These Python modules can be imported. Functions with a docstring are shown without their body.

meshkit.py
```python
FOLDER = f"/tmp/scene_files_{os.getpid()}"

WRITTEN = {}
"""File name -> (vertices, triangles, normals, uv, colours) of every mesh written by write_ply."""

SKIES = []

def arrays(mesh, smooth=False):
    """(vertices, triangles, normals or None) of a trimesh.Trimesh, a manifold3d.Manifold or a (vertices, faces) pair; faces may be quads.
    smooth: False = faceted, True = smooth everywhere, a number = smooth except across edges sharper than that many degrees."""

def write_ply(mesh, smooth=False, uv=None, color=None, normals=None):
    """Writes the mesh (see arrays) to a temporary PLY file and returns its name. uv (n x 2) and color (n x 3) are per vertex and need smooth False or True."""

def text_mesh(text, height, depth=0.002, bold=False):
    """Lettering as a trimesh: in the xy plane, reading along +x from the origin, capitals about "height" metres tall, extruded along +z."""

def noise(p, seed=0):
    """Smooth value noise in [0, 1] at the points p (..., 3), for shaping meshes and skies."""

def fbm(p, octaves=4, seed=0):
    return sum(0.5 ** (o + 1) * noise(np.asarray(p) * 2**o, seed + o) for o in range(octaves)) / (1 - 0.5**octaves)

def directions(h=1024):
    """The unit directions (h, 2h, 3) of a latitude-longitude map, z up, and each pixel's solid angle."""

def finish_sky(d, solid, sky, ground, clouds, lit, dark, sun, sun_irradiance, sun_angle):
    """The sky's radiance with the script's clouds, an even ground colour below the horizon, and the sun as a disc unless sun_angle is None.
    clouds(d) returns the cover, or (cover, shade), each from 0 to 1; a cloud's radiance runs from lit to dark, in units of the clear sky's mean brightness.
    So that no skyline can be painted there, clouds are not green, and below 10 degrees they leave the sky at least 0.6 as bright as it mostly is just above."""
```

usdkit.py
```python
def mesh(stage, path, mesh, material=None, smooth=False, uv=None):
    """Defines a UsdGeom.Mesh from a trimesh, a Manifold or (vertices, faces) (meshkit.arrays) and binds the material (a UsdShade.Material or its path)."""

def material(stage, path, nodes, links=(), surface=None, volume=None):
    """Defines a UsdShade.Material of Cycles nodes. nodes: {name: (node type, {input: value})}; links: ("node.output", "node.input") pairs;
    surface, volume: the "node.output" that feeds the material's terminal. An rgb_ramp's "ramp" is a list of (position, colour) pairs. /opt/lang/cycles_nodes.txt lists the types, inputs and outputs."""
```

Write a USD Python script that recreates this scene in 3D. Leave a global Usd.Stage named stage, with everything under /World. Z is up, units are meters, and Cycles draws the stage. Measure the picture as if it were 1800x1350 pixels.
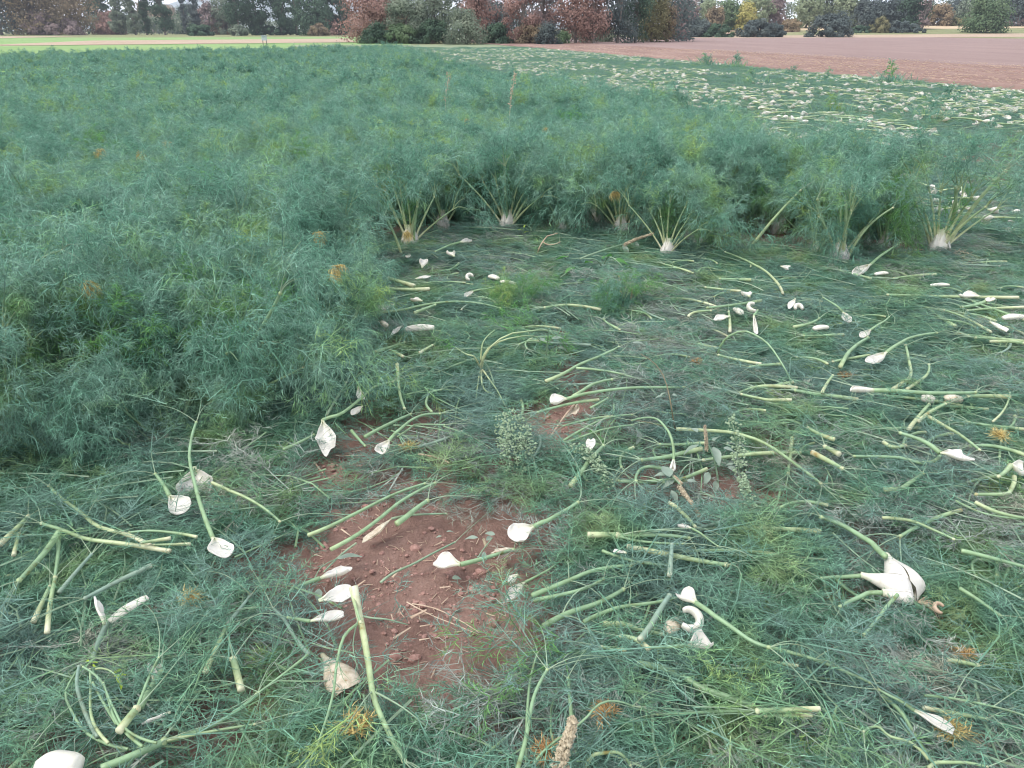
import math, numpy as np, trimesh, usdkit, meshkit
from pxr import Usd, UsdGeom, UsdLux, UsdShade, Gf, Sdf, Vt
PI = math.pi
stage = Usd.Stage.CreateInMemory()
UsdGeom.SetStageUpAxis(stage, 'Z'); UsdGeom.SetStageMetersPerUnit(stage, 1.0)
UsdGeom.Xform.Define(stage, '/World'); UsdGeom.Scope.Define(stage, '/World/Looks')
# ---------------------------------------------------------------- camera, sky, sun, exposure
CAM_H, PITCH, FPX = 1.4, math.radians(24.9), 1340.0          # photo pixels: 1800 x 1350
cam = UsdGeom.Camera.Define(stage, '/World/camera')
cam.AddTranslateOp().Set((0, 0, CAM_H)); cam.AddRotateXOp().Set(90 - math.degrees(PITCH))
cam.CreateFocalLengthAttr(26.0); cam.CreateHorizontalApertureAttr(26.0 * 1800 / FPX)
cam.CreateClippingRangeAttr((0.05, 20000.0)); cam.CreateExposureAttr(1.38)
cam.CreateFStopAttr(0.0)
SUN_EL, SUN_AZ = math.radians(57), math.radians(-118)         # azimuth = atan2(x, y): behind the camera's left shoulder
W = '/World/Looks/'
usdkit.material(stage, W + 'sky_look', {
    'tc': ('texture_coordinate', {}), 'mp': ('mapping', {'scale': (1.0, 1.0, 2.6)}),
    'n': ('noise_texture', {'scale': 2.3, 'detail': 6.0, 'roughness': 0.55}),
    'r': ('rgb_ramp', {'ramp': [(0.30, (0.62,)*3), (0.62, (0.97,)*3)]}),
    's': ('sky_texture', {'sky_type': 'single_scattering', 'sun_disc': False, 'sun_elevation': SUN_EL, 'sun_rotation': SUN_AZ, 'aerosol_density': 1.0}),
    'm': ('mix', {'color2': (6.6, 6.8, 7.3)}), 'b': ('background_shader', {'strength': 0.105})},
    [('tc.generated', 'mp.vector'), ('mp.vector', 'n.vector'), ('n.fac', 'r.fac'), ('r.color', 'm.fac'), ('s.color', 'm.color1'), ('m.color', 'b.color')], surface='b.background')
sky = UsdLux.DomeLight.Define(stage, '/World/sky')
UsdShade.MaterialBindingAPI.Apply(sky.GetPrim()).Bind(UsdShade.Material.Get(stage, W + 'sky_look'))
sky.GetPrim().SetCustomDataByKey('kind', 'structure')
sun = UsdLux.DistantLight.Define(stage, '/World/sun')
sun.CreateIntensityAttr(0.4); sun.CreateAngleAttr(26.0); sun.CreateColorAttr((1.0, 0.95, 0.88))
sun.GetPrim().CreateAttribute('inputs:normalize', Sdf.ValueTypeNames.Bool).Set(True)
sun.AddRotateXYZOp().Set((90 - math.degrees(SUN_EL), 0, 180 - math.degrees(SUN_AZ)))

# ---------------------------------------------------------------- materials
def mat(name, nodes, links, surface='p.BSDF'):
    return usdkit.material(stage, W + name, nodes, links, surface=surface)
def leafy(name, ramp, scale=2.5, trans=0.3, tcol=None, rough=0.5, spec=0.22, detail=3.0, fine=None):
    """Foliage: colour varies over the plants by position, some light passes through."""
    nodes = {'g': ('geometry', {}), 'n': ('noise_texture', {'scale': scale, 'detail': detail, 'roughness': 0.62}),
             'r': ('rgb_ramp', {'ramp': ramp}), 'p': ('principled_bsdf', {'roughness': rough, 'specular_ior_level': spec}),
             't': ('translucent_bsdf', {}), 'h': ('hsv', {'saturation': 1.1, 'value': 1.3}), 'm': ('mix_closure', {'fac': trans}),
             'a': ('attribute', {'attribute': 'h'}), 'v': ('math', {'math_type': 'add', 'value2': 1.0}), 'k': ('hsv', {})}
    links = [('g.position', 'n.vector'), ('n.fac', 'r.fac'), ('a.fac', 'v.value1'), ('v.value', 'k.value'), ('r.color', 'k.color'), ('k.color', 'p.base_color'), ('k.color', 'h.color'), ('h.color', 't.color'),
             ('p.BSDF', 'm.closure1'), ('t.BSDF', 'm.closure2')]
    return mat(name, nodes, links, 'm.closure')
M = {}
M['frond'] = leafy('fennel_frond_green', [(0.34, (0.075, 0.168, 0.124)), (0.44, (0.105, 0.224, 0.158)), (0.53, (0.159, 0.275, 0.218)), (0.61, (0.159, 0.285, 0.136)), (0.70, (0.222, 0.315, 0.110))], 2.6)
M['litter'] = leafy('fennel_frond_cut', [(0.28, (0.077, 0.157, 0.123)), (0.42, (0.123, 0.205, 0.175)), (0.54, (0.097, 0.205, 0.135)), (0.66, (0.157, 0.244, 0.114)), (0.78, (0.251, 0.266, 0.170))], 3.0)
M['grey_litter'] = leafy('fennel_frond_wilted', [(0.3, (0.15, 0.19, 0.17)), (0.55, (0.22, 0.25, 0.22)), (0.75, (0.27, 0.27, 0.19))], 3.5, 0.2)
M['bright'] = leafy('fennel_frond_bright', [(0.3, (0.085, 0.205, 0.075)), (0.7, (0.13, 0.27, 0.09))], 5, 0.4)
M['yellow'] = leafy('fennel_frond_yellowed', [(0.3, (0.36, 0.27, 0.10)), (0.6, (0.44, 0.36, 0.16)), (0.8, (0.25, 0.30, 0.11))], 9, 0.3)
M['orange'] = leafy('fennel_frond_orange', [(0.3, (0.34, 0.19, 0.08)), (0.7, (0.42, 0.28, 0.13))], 9, 0.3)
M['brown'] = leafy('frond_dead_brown', [(0.3, (0.11, 0.07, 0.06)), (0.7, (0.24, 0.17, 0.14))], 14, 0.1)
M['dry'] = leafy('dry_stem', [(0.3, (0.34, 0.24, 0.17)), (0.7, (0.52, 0.41, 0.31))], 14, 0.15)
M['weed_leaf'] = leafy('weed_leaf_grey_green', [(0.3, (0.16, 0.22, 0.17)), (0.6, (0.24, 0.30, 0.25)), (0.8, (0.30, 0.33, 0.31))], 12, 0.25)
M['green_leaf'] = leafy('weed_leaf_green', [(0.3, (0.05, 0.15, 0.05)), (0.7, (0.10, 0.24, 0.07))], 12, 0.3)
M['seedling'] = leafy('seedling_leaf', [(0.3, (0.32, 0.46, 0.06)), (0.7, (0.42, 0.55, 0.10))], 12, 0.4)
M['seed'] = leafy('seed_head', [(0.3, (0.170, 0.145, 0.102)), (0.5, (0.323, 0.272, 0.187)), (0.75, (0.442, 0.391, 0.289))], 160, 0.05, detail=2)
M['fruit'] = leafy('goosefoot_fruit', [(0.3, (0.18, 0.27, 0.16)), (0.7, (0.34, 0.42, 0.29))], 60, 0.2)
M['twig'] = leafy('weed_twig', [(0.3, (0.10, 0.09, 0.06)), (0.7, (0.16, 0.14, 0.08))], 12, 0.0)

def along(name, ramp, rough=0.42, nscale=30.0, amt=0.35, sss=0.0, bump=0.15):
    """Stalks and bulbs: the plant's own colour runs from the white cut end (t = 0) to green (t = 1)."""
    nodes = {'a': ('attribute', {'attribute': 't'}), 'r': ('rgb_ramp', {'ramp': ramp}), 'g': ('geometry', {}),
             'n': ('noise_texture', {'scale': nscale, 'detail': 4.0, 'roughness': 0.6}),
             'nr': ('rgb_ramp', {'ramp': [(0.24, (1 - amt * 1.4, 1 - amt * 1.9, 1 - amt * 2.4)), (0.38, (1 - amt * .7, 1 - amt * .75, 1 - amt * .9)), (0.75, (1.0 + amt * .3,)*3)]}),
             'x': ('mix', {'mix_type': 'multiply', 'fac': 1.0}), 'b': ('bump', {'strength': bump, 'distance': 0.004}),
             'p': ('principled_bsdf', {'roughness': rough, 'specular_ior_level': 0.35, 'subsurface_weight': sss, 'subsurface_scale': 0.004, 'subsurface_radius': (1.0, 0.9, 0.5)})}
    links = [('a.fac', 'r.fac'), ('g.position', 'n.vector'), ('n.fac', 'nr.fac'), ('r.color', 'x.color1'), ('nr.color', 'x.color2'), ('x.color', 'p.base_color'),
             ('n.fac', 'b.height'), ('b.normal', 'p.normal')]
    return mat(name, nodes, links)
M['stalk'] = along('fennel_stalk', [(0.0, (0.47, 0.49, 0.33)), (0.08, (0.35, 0.43, 0.24)), (0.3, (0.205, 0.315, 0.175)), (1.0, (0.185, 0.30, 0.185))])
M['blue_stalk'] = along('fennel_stalk_waxy', [(0.0, (0.402, 0.439, 0.336)), (0.06, (0.205, 0.278, 0.219)), (1.0, (0.161, 0.249, 0.205))])
M['pale_stalk'] = along('fennel_stalk_pale', [(0.0, (0.50, 0.51, 0.37)), (0.25, (0.385, 0.435, 0.255)), (0.6, (0.27, 0.365, 0.20)), (1.0, (0.20, 0.31, 0.18))])
M['branch'] = along('fennel_branch', [(0.0, (0.314, 0.386, 0.271)), (0.3, (0.214, 0.300, 0.207)), (1.0, (0.143, 0.236, 0.157))])
M['bulb'] = along('fennel_bulb_white', [(0.0, (0.518, 0.503, 0.458)), (0.5, (0.503, 0.495, 0.429)), (0.85, (0.429, 0.452, 0.318)), (1.0, (0.310, 0.378, 0.230))], 0.36, 45, 0.16, 0.15, 0.12)
M['bulb_wilted'] = along('fennel_bulb_wilted', [(0.0, (0.487, 0.428, 0.347)), (0.5, (0.531, 0.502, 0.428)), (1.0, (0.369, 0.355, 0.244))], 0.5, 60, 0.45, 0.1, 0.3)
M['soil'] = mat('red_soil', {'g': ('geometry', {}), 'n1': ('noise_texture', {'scale': 3.0, 'detail': 8.0, 'roughness': 0.65}), 'n2': ('noise_texture', {'scale': 90.0, 'detail': 6.0, 'roughness': 0.7}),
    'r': ('rgb_ramp', {'ramp': [(0.3, (0.155, 0.095, 0.078)), (0.5, (0.255, 0.160, 0.132)), (0.7, (0.36, 0.245, 0.205))]}), 'mx': ('mix', {'fac': 0.45}),
    'b': ('bump', {'strength': 1.0, 'distance': 0.02}), 'p': ('principled_bsdf', {'roughness': 0.95, 'specular_ior_level': 0.1})},
    [('g.position', 'n1.vector'), ('g.position', 'n2.vector'), ('n1.fac', 'mx.color1'), ('n2.fac', 'mx.color2'), ('mx.color', 'r.fac'), ('r.color', 'p.base_color'), ('n2.fac', 'b.height'), ('b.normal', 'p.normal')])
def field(name, ramp, scale, fine, bump=0.4, dist=0.05):
    return mat(name, {'g': ('geometry', {}), 'mp': ('mapping', {'rotation': (0, 0, 0.21), 'scale': scale}), 'n1': ('noise_texture', {'scale': 1.0, 'detail': 7.0, 'roughness': 0.68}),
        'n2': ('noise_texture', {'scale': fine, 'detail': 5.0, 'roughness': 0.7}), 'mx': ('mix', {'fac': 0.45}), 'r': ('rgb_ramp', {'ramp': ramp}), 'b': ('bump', {'strength': bump, 'distance': dist}),
        'p': ('principled_bsdf', {'roughness': 0.95, 'specular_ior_level': 0.1})},
        [('g.position', 'mp.vector'), ('mp.vector', 'n1.vector'), ('g.position', 'n2.vector'), ('n1.fac', 'mx.color1'), ('n2.fac', 'mx.color2'), ('mx.color', 'r.fac'), ('r.color', 'p.base_color'), ('n2.fac', 'b.height'), ('b.normal', 'p.normal')])
M['ploughed'] = field('ploughed_soil', [(0.32, (0.125, 0.078, 0.066)), (0.5, (0.185, 0.122, 0.104)), (0.62, (0.245, 0.172, 0.145)), (0.78, (0.36, 0.275, 0.22))], (0.5, 0.08, 1), 6.0)
M['harrowed'] = field('harrowed_soil', [(0.3, (0.15, 0.105, 0.098)), (0.5, (0.195, 0.138, 0.128)), (0.75, (0.25, 0.185, 0.165))], (0.3, 0.05, 1), 3.0)
M['meadow'] = field('meadow_green', [(0.3, (0.102, 0.187, 0.064)), (0.5, (0.162, 0.246, 0.098)), (0.7, (0.230, 0.306, 0.136))], (0.05, 0.16, 1), 2.0)
M['dry_grass'] = field('dry_grass', [(0.3, (0.202, 0.137, 0.101)), (0.5, (0.302, 0.230, 0.173)), (0.7, (0.389, 0.324, 0.245))], (0.1, 0.3, 1), 2.0)
M['straw_field'] = field('straw_field', [(0.3, (0.270, 0.203, 0.128)), (0.5, (0.375, 0.292, 0.195)), (0.7, (0.435, 0.360, 0.247))], (0.1, 0.3, 1), 1.0)
M['pale_green'] = field('pale_green_strip', [(0.3, (0.16, 0.25, 0.10)), (0.5, (0.32, 0.38, 0.19)), (0.7, (0.50, 0.50, 0.30))], (1.0, 0.3, 1), 3.0)
M['grass_base'] = field('rough_grass', [(0.3, (0.10, 0.13, 0.055)), (0.5, (0.16, 0.17, 0.085)), (0.7, (0.26, 0.22, 0.13))], (0.1, 0.1, 1), 1.0)
M['hill'] = field('wooded_hill', [(0.3, (0.03, 0.05, 0.03)), (0.6, (0.06, 0.08, 0.05))], (0.01, 0.01, 0.01), 0.05)
M['clod'] = mat('soil_clod', {'o': ('object_info', {}), 'g': ('geometry', {}), 'n': ('noise_texture', {'scale': 120.0, 'detail': 4.0}), 'r': ('rgb_ramp', {'ramp': [(0.3, (0.17, 0.095, 0.078)), (0.6, (0.28, 0.17, 0.145)), (0.8, (0.40, 0.28, 0.24))]}),
    'p': ('principled_bsdf', {'roughness': 0.95, 'specular_ior_level': 0.1})}, [('g.position', 'n.vector'), ('n.fac', 'r.fac'), ('r.color', 'p.base_color')])
M['bark'] = leafy('bark', [(0.3, (0.09, 0.075, 0.065)), (0.7, (0.20, 0.17, 0.15))], 3, 0.0)
M['grey_paint'] = leafy('grey_metal', [(0.3, (0.26, 0.30, 0.32)), (0.7, (0.36, 0.40, 0.42))], 3, 0.0)
def tree_look(name, a, b, c):
    M[name] = leafy('tree_' + name, [(0.33, a), (0.5, b), (0.68, c)], 0.55, 0.25, detail=4.0, rough=0.7, spec=0.15)
tree_look('dark_green', (0.030, 0.057, 0.038), (0.051, 0.089, 0.057), (0.078, 0.124, 0.074))
tree_look('grey_green', (0.088, 0.115, 0.084), (0.142, 0.176, 0.128), (0.203, 0.230, 0.169))
tree_look('pale_green', (0.135, 0.169, 0.101), (0.203, 0.243, 0.149), (0.284, 0.317, 0.203))
tree_look('olive', (0.074, 0.078, 0.041), (0.142, 0.135, 0.068), (0.203, 0.182, 0.095))
tree_look('olive_brown', (0.081, 0.068, 0.049), (0.169, 0.132, 0.088), (0.257, 0.196, 0.115))
tree_look('golden', (0.15, 0.115, 0.075), (0.225, 0.17, 0.105), (0.30, 0.23, 0.145))
tree_look('rust', (0.17, 0.105, 0.085), (0.25, 0.155, 0.13), (0.33, 0.215, 0.185))
tree_look('mauve', (0.135, 0.101, 0.101), (0.216, 0.162, 0.155), (0.284, 0.223, 0.209))
tree_look('yellow_green', (0.216, 0.216, 0.068), (0.324, 0.297, 0.101), (0.405, 0.365, 0.149))
tree_look('mid_green', (0.055, 0.095, 0.05), (0.095, 0.145, 0.075), (0.14, 0.185, 0.10))
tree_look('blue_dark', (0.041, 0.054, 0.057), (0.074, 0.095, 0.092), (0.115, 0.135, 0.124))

# ---------------------------------------------------------------- geometry helpers
CF = np.array([0, math.cos(PITCH), -math.sin(PITCH)]); CU = np.array([0, math.sin(PITCH), math.cos(PITCH)])
def gp(u, v, z=0.0):
    """The point at height z of the place that stands at a position of the photograph."""
    d = np.array([(u - 900) / FPX, 0, 0]) + CU * (675 - v) / FPX + CF
    return np.array([0, 0, CAM_H]) + d * (z - CAM_H) / d[2]
def to_px(p):
    q = np.asarray(p, float) - [0, 0, CAM_H]; w = q @ CF
    return np.stack([900 + FPX * q[..., 0] / w, 675 - FPX * (q @ CU) / w], -1)
def depth(p): return float((np.asarray(p) - [0, 0, CAM_H]) @ CF)
def smooth(x, a=0.0, b=1.0):
    t = np.clip((np.asarray(x, float) - a) / (b - a), 0, 1); return t * t * (3 - 2 * t)
def unit(a): return a / np.maximum(np.linalg.norm(a, axis=-1, keepdims=True), 1e-9)
def strand_tone(me, n):
    """Every thread of a frond is a little paler or darker than its neighbours."""
    h = np.repeat(np.random.default_rng(n).choice([-.42, -.2, 0, .15, .42, .75], n // 5, p=[.22, .2, .2, .16, .14, .08]), 5)
    UsdGeom.PrimvarsAPI(me).CreatePrimvar('h', Sdf.ValueTypeNames.FloatArray, 'vertex').Set(Vt.FloatArray.FromNumpy(h.astype(np.float32)))
def fmesh(path, vf, m):
    me = usdkit.mesh(stage, path, vf, m); strand_tone(me, len(vf[0])); return me
class MB:
    """Collects vertices, triangles and the t value (white to green along the plant) of one mesh."""
    def __init__(s): s.v, s.f, s.t, s.n = [], [], [], 0
    def add(s, v, f, t=0.0):
        v = np.asarray(v, float); s.v.append(v); s.f.append(np.asarray(f, int) + s.n); s.t.append(np.broadcast_to(np.asarray(t, float), (len(v),))); s.n += len(v); return s
    def arrays(s): return np.vstack(s.v), np.vstack(s.f), np.concatenate(s.t)
    def build(s, path, m, smooth_angle=False, t=True):
        v, f, tt = s.arrays()
        if len(f) == 0: return None
        me = usdkit.mesh(stage, path, (v, f), M[m], smooth=bool(smooth_angle))
        if path.rsplit('/', 1)[1].rstrip('_0123456789') in ('frond', 'threads', 'heart_leaf') and len(v) % 5 == 0: strand_tone(me, len(v))
        elif t: UsdGeom.PrimvarsAPI(me).CreatePrimvar('t', Sdf.ValueTypeNames.FloatArray, 'vertex').Set(Vt.FloatArray.FromNumpy(tt.astype(np.float32)))
        return me.GetPrim()
used = {}
def fresh(name, parent='/World'):
    k = (parent, name); n = used.get(k, 0); used[k] = n + 1
    return f'{parent}/{name}' if n == 0 else f'{parent}/{name}_{n:03d}'
def tag(p, label=None, cat=None, group=None, kind=None):
    for k, x in (('label', label), ('category', cat), ('group', group), ('kind', kind)):
        if x: p.SetCustomDataByKey(k, x)
    return p
def thing(name, label, cat, loc=(0, 0, 0), rz=0.0, sc=1.0, group=None, proto=None, tilt=None):
    x = UsdGeom.Xform.Define(stage, fresh(name)); x.AddTranslateOp().Set(tuple(map(float, loc)))
    if rz: x.AddRotateZOp().Set(math.degrees(rz))
    if tilt: x.AddRotateXYZOp().Set(tuple(map(float, tilt)))
    if np.ndim(sc) or sc != 1.0: x.AddScaleOp().Set(tuple(map(float, sc)) if np.ndim(sc) else (float(sc),) * 3)
    p = x.GetPrim(); tag(p, label, cat, group)
    if proto is not None:
        p.GetReferences().AddInternalReference(proto); p.SetInstanceable(True)
    return p
def klass(name):
    return stage.CreateClassPrim(fresh(name)).GetPath()
def part(parent, name): return fresh(name, str(parent.GetPath() if hasattr(parent, 'GetPath') else parent))
def instancer(path, protos, pos, rz, sc, idx, tilt=None):
    """pos (n,3), rotation about z and an optional tilt axis-angle, scale (n,), index into protos."""
    pi = UsdGeom.PointInstancer.Define(stage, path)
    pi.CreatePrototypesRel().SetTargets([Sdf.Path(x) for x in protos])
    n = len(pos); q = np.zeros((n, 4)); q[:, 0] = np.cos(rz / 2); q[:, 3] = np.sin(rz / 2)
    if tilt is not None:
        ax, ay = tilt[:, 0] / 2, tilt[:, 1] / 2
        b = np.stack([np.cos(ax) * np.cos(ay), np.sin(ax) * np.cos(ay), np.cos(ax) * np.sin(ay), -np.sin(ax) * np.sin(ay)], 1)
        w1, x1, y1, z1 = b.T; w2, x2, y2, z2 = q.T
        q = np.stack([w1*w2-x1*x2-y1*y2-z1*z2, w1*x2+x1*w2+y1*z2-z1*y2, w1*y2-x1*z2+y1*w2+z1*x2, w1*z2+x1*y2-y1*x2+z1*w2], 1)
    pi.CreatePositionsAttr(Vt.Vec3fArray.FromNumpy(np.asarray(pos, np.float32)))
    pi.CreateOrientationsAttr(Vt.QuathArray([Gf.Quath(float(a), float(b_), float(c), float(d)) for a, b_, c, d in q]))
    sc = np.asarray(sc, float); sc = np.repeat(sc[:, None], 3, 1) if sc.ndim == 1 else sc
    pi.CreateScalesAttr(Vt.Vec3fArray.FromNumpy(sc.astype(np.float32)))
    pi.CreateProtoIndicesAttr(Vt.IntArray.FromNumpy(np.asarray(idx, np.int32)))
    return pi.GetPrim()

def strands(P, Wd, rng):
    """Threads of three points: two quads narrowing to a point (three triangles each). P (n,3,3)."""
    n = len(P); T = unit(P[:, 2] - P[:, 0]); S = unit(np.cross(T, rng.normal(size=(n, 3)))) * (np.broadcast_to(Wd, (n,))[:, None] / 2)
    v = np.stack([P[:, 0] - S, P[:, 0] + S, P[:, 1] - S * .9, P[:, 1] + S * .9, P[:, 2]], 1).reshape(-1, 3)
    f = (np.arange(n)[:, None, None] * 5 + np.array([[0, 1, 3], [0, 3, 2], [2, 3, 4]])[None]).reshape(-1, 3)
    return v, f
def curve(S, D, L, B, K):
    t = np.linspace(0, 1, K)[None, :, None]; L = np.asarray(L)[:, None, None]
    return S[:, None] + D[:, None] * L * t + B[:, None] * L * t ** 2
def spawn(rng, S, D, L, B, ts, k, ang, lf, jit=0.25):
    """Children along curved parents: k round each node at the parameters ts."""
    n, J = len(S), len(ts); t = np.clip(np.asarray(ts)[None] + rng.normal(size=(n, J)) * 0.03, 0, 1)[..., None]
    p = S[:, None] + D[:, None] * (L[:, None, None] * t) + B[:, None] * L[:, None, None] * t ** 2
    T = unit(D[:, None] + 2 * B[:, None] * t)
    R = unit(np.cross(T, rng.normal(size=(n, J, 3)))); Q = np.cross(T, R)
    out = []
    for i in range(k):
        a = 2 * PI * i / k + rng.normal(size=(n, J, 1)) * 0.5
        U = R * np.cos(a) + Q * np.sin(a); an = ang + rng.normal(size=(n, J, 1)) * jit
        d = unit(T * np.cos(an) + U * np.sin(an)); l = L[:, None] * lf * (1.0 - 0.55 * t[..., 0]) * rng.uniform(0.7, 1.25, (n, J))
        out.append((p, d, l))
    cat = [np.concatenate([o[j].reshape(-1, *o[j].shape[2:]) for o in out]) for j in range(3)]
    return cat
def frond(rng, S, D, L, n1=6, n2=5, n3=5, wf=0.0011, droop=0.25, flat=None, k1=2, k2=2, fil=1.7):
    """Feathery fennel leaf: a rachis, paired branches, twigs and threads. Returns vertices, triangles."""
    S, D = np.asarray(S, float)[None], unit(np.asarray(D, float))[None]; L = np.array([L]); v = []; f = []; n = 0
    def put(P, w):
        nonlocal n
        a, b = strands(P, w, rng); v.append(a); f.append(b + n); n += len(a)
    def bend(m, r, g): return rng.normal(size=(m, 3)) * r + np.array([0, 0, -g])
    B = bend(1, 0.12, droop); put(curve(S, D, L, B, 3), wf * 2.6)
    s1, d1, l1 = spawn(rng, S, D, L, B, np.linspace(0.12, 0.97, n1), k1, 0.85, 0.52)
    b1 = bend(len(s1), 0.15, droop * .8); put(curve(s1, d1, l1, b1, 3), wf * 1.7)
    s2, d2, l2 = spawn(rng, s1, d1, l1, b1, np.linspace(0.2, 1.0, n2), k2, 0.75, 0.50)
    l2 = np.maximum(l2, 0.02); b2 = bend(len(s2), 0.2, droop * .7); put(curve(s2, d2, l2, b2, 3), wf * 1.15)
    s3, d3, l3 = spawn(rng, s2, d2, l2, b2, np.linspace(0.25, 0.95, n3), 1, 0.6, 0.75)
    l3 = np.clip(l3 * fil, 0.022, 0.085); b3 = bend(len(s3), 0.24, droop * .95); put(curve(s3, d3, l3, b3, 3), wf)
    v, f = np.vstack(v), np.vstack(f)
    if flat is not None:
        z0 = S[0, 2]; v[:, 2] = z0 + (v[:, 2] - z0) * flat
    return v, f
def tube(P, R, sides=8, ridges=0, caps=True, t0=0.0, t1=1.0, seed=0, flat=1.0):
    """A tapered tube along P; ridges = relief of the fibres in its skin. Returns v, f, t."""
    P = np.asarray(P, float); K = len(P); R = np.broadcast_to(np.asarray(R, float), (K,))
    T = unit(np.gradient(P, axis=0)); up = np.array([0.03, 0.02, 1.0]) if abs(T[:, 2]).mean() < 0.8 else np.array([1.0, 0.1, 0])
    A = unit(np.cross(T, up)); Bv = np.cross(A, T); th = np.arange(sides) * 2 * PI / sides
    rr = R[:, None] * (1 + (0.06 * np.cos(ridges * th + seed) if ridges else 0) * np.ones((K, sides)))
    v = P[:, None] + rr[..., None] * (np.cos(th)[None, :, None] * A[:, None] + flat * np.sin(th)[None, :, None] * Bv[:, None])
    i, j = np.meshgrid(np.arange(K - 1), np.arange(sides), indexing='ij'); a = i * sides + j; b = i * sides + (j + 1) % sides
    f = np.concatenate([np.stack([a, b, b + sides], -1).reshape(-1, 3), np.stack([a, b + sides, a + sides], -1).reshape(-1, 3)])
    s = np.concatenate([[0], np.cumsum(np.linalg.norm(np.diff(P, axis=0), axis=1))]); tt = t0 + (t1 - t0) * s / max(s[-1], 1e-6)
    v = v.reshape(-1, 3); tv = np.repeat(tt, sides)
    if caps:
        m = len(v); q = np.arange(sides)
        v = np.vstack([v, P[0] - T[0] * R[0] * 0.12, P[-1] + T[-1] * R[-1] * 0.12]); tv = np.append(tv, [max(t0 - .1, 0), t1])
        f = np.vstack([f, np.stack([np.full(sides, m), (q + 1) % sides, q], 1), np.stack([np.full(sides, m + 1), (K - 1) * sides + q, (K - 1) * sides + (q + 1) % sides], 1)])
    return v, f, tv
def resample(P, n):
    """A smooth curve through the points P."""
    from scipy.interpolate import CubicSpline
    P = np.asarray(P, float)
    if len(P) == 2: return P[0] + (P[1] - P[0]) * np.linspace(0, 1, n)[:, None]
    s = np.concatenate([[0], np.cumsum(np.linalg.norm(np.diff(P, axis=0), axis=1))])
    from scipy.interpolate import PchipInterpolator
    return PchipInterpolator(s, P)(np.linspace(0, s[-1], n))
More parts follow.
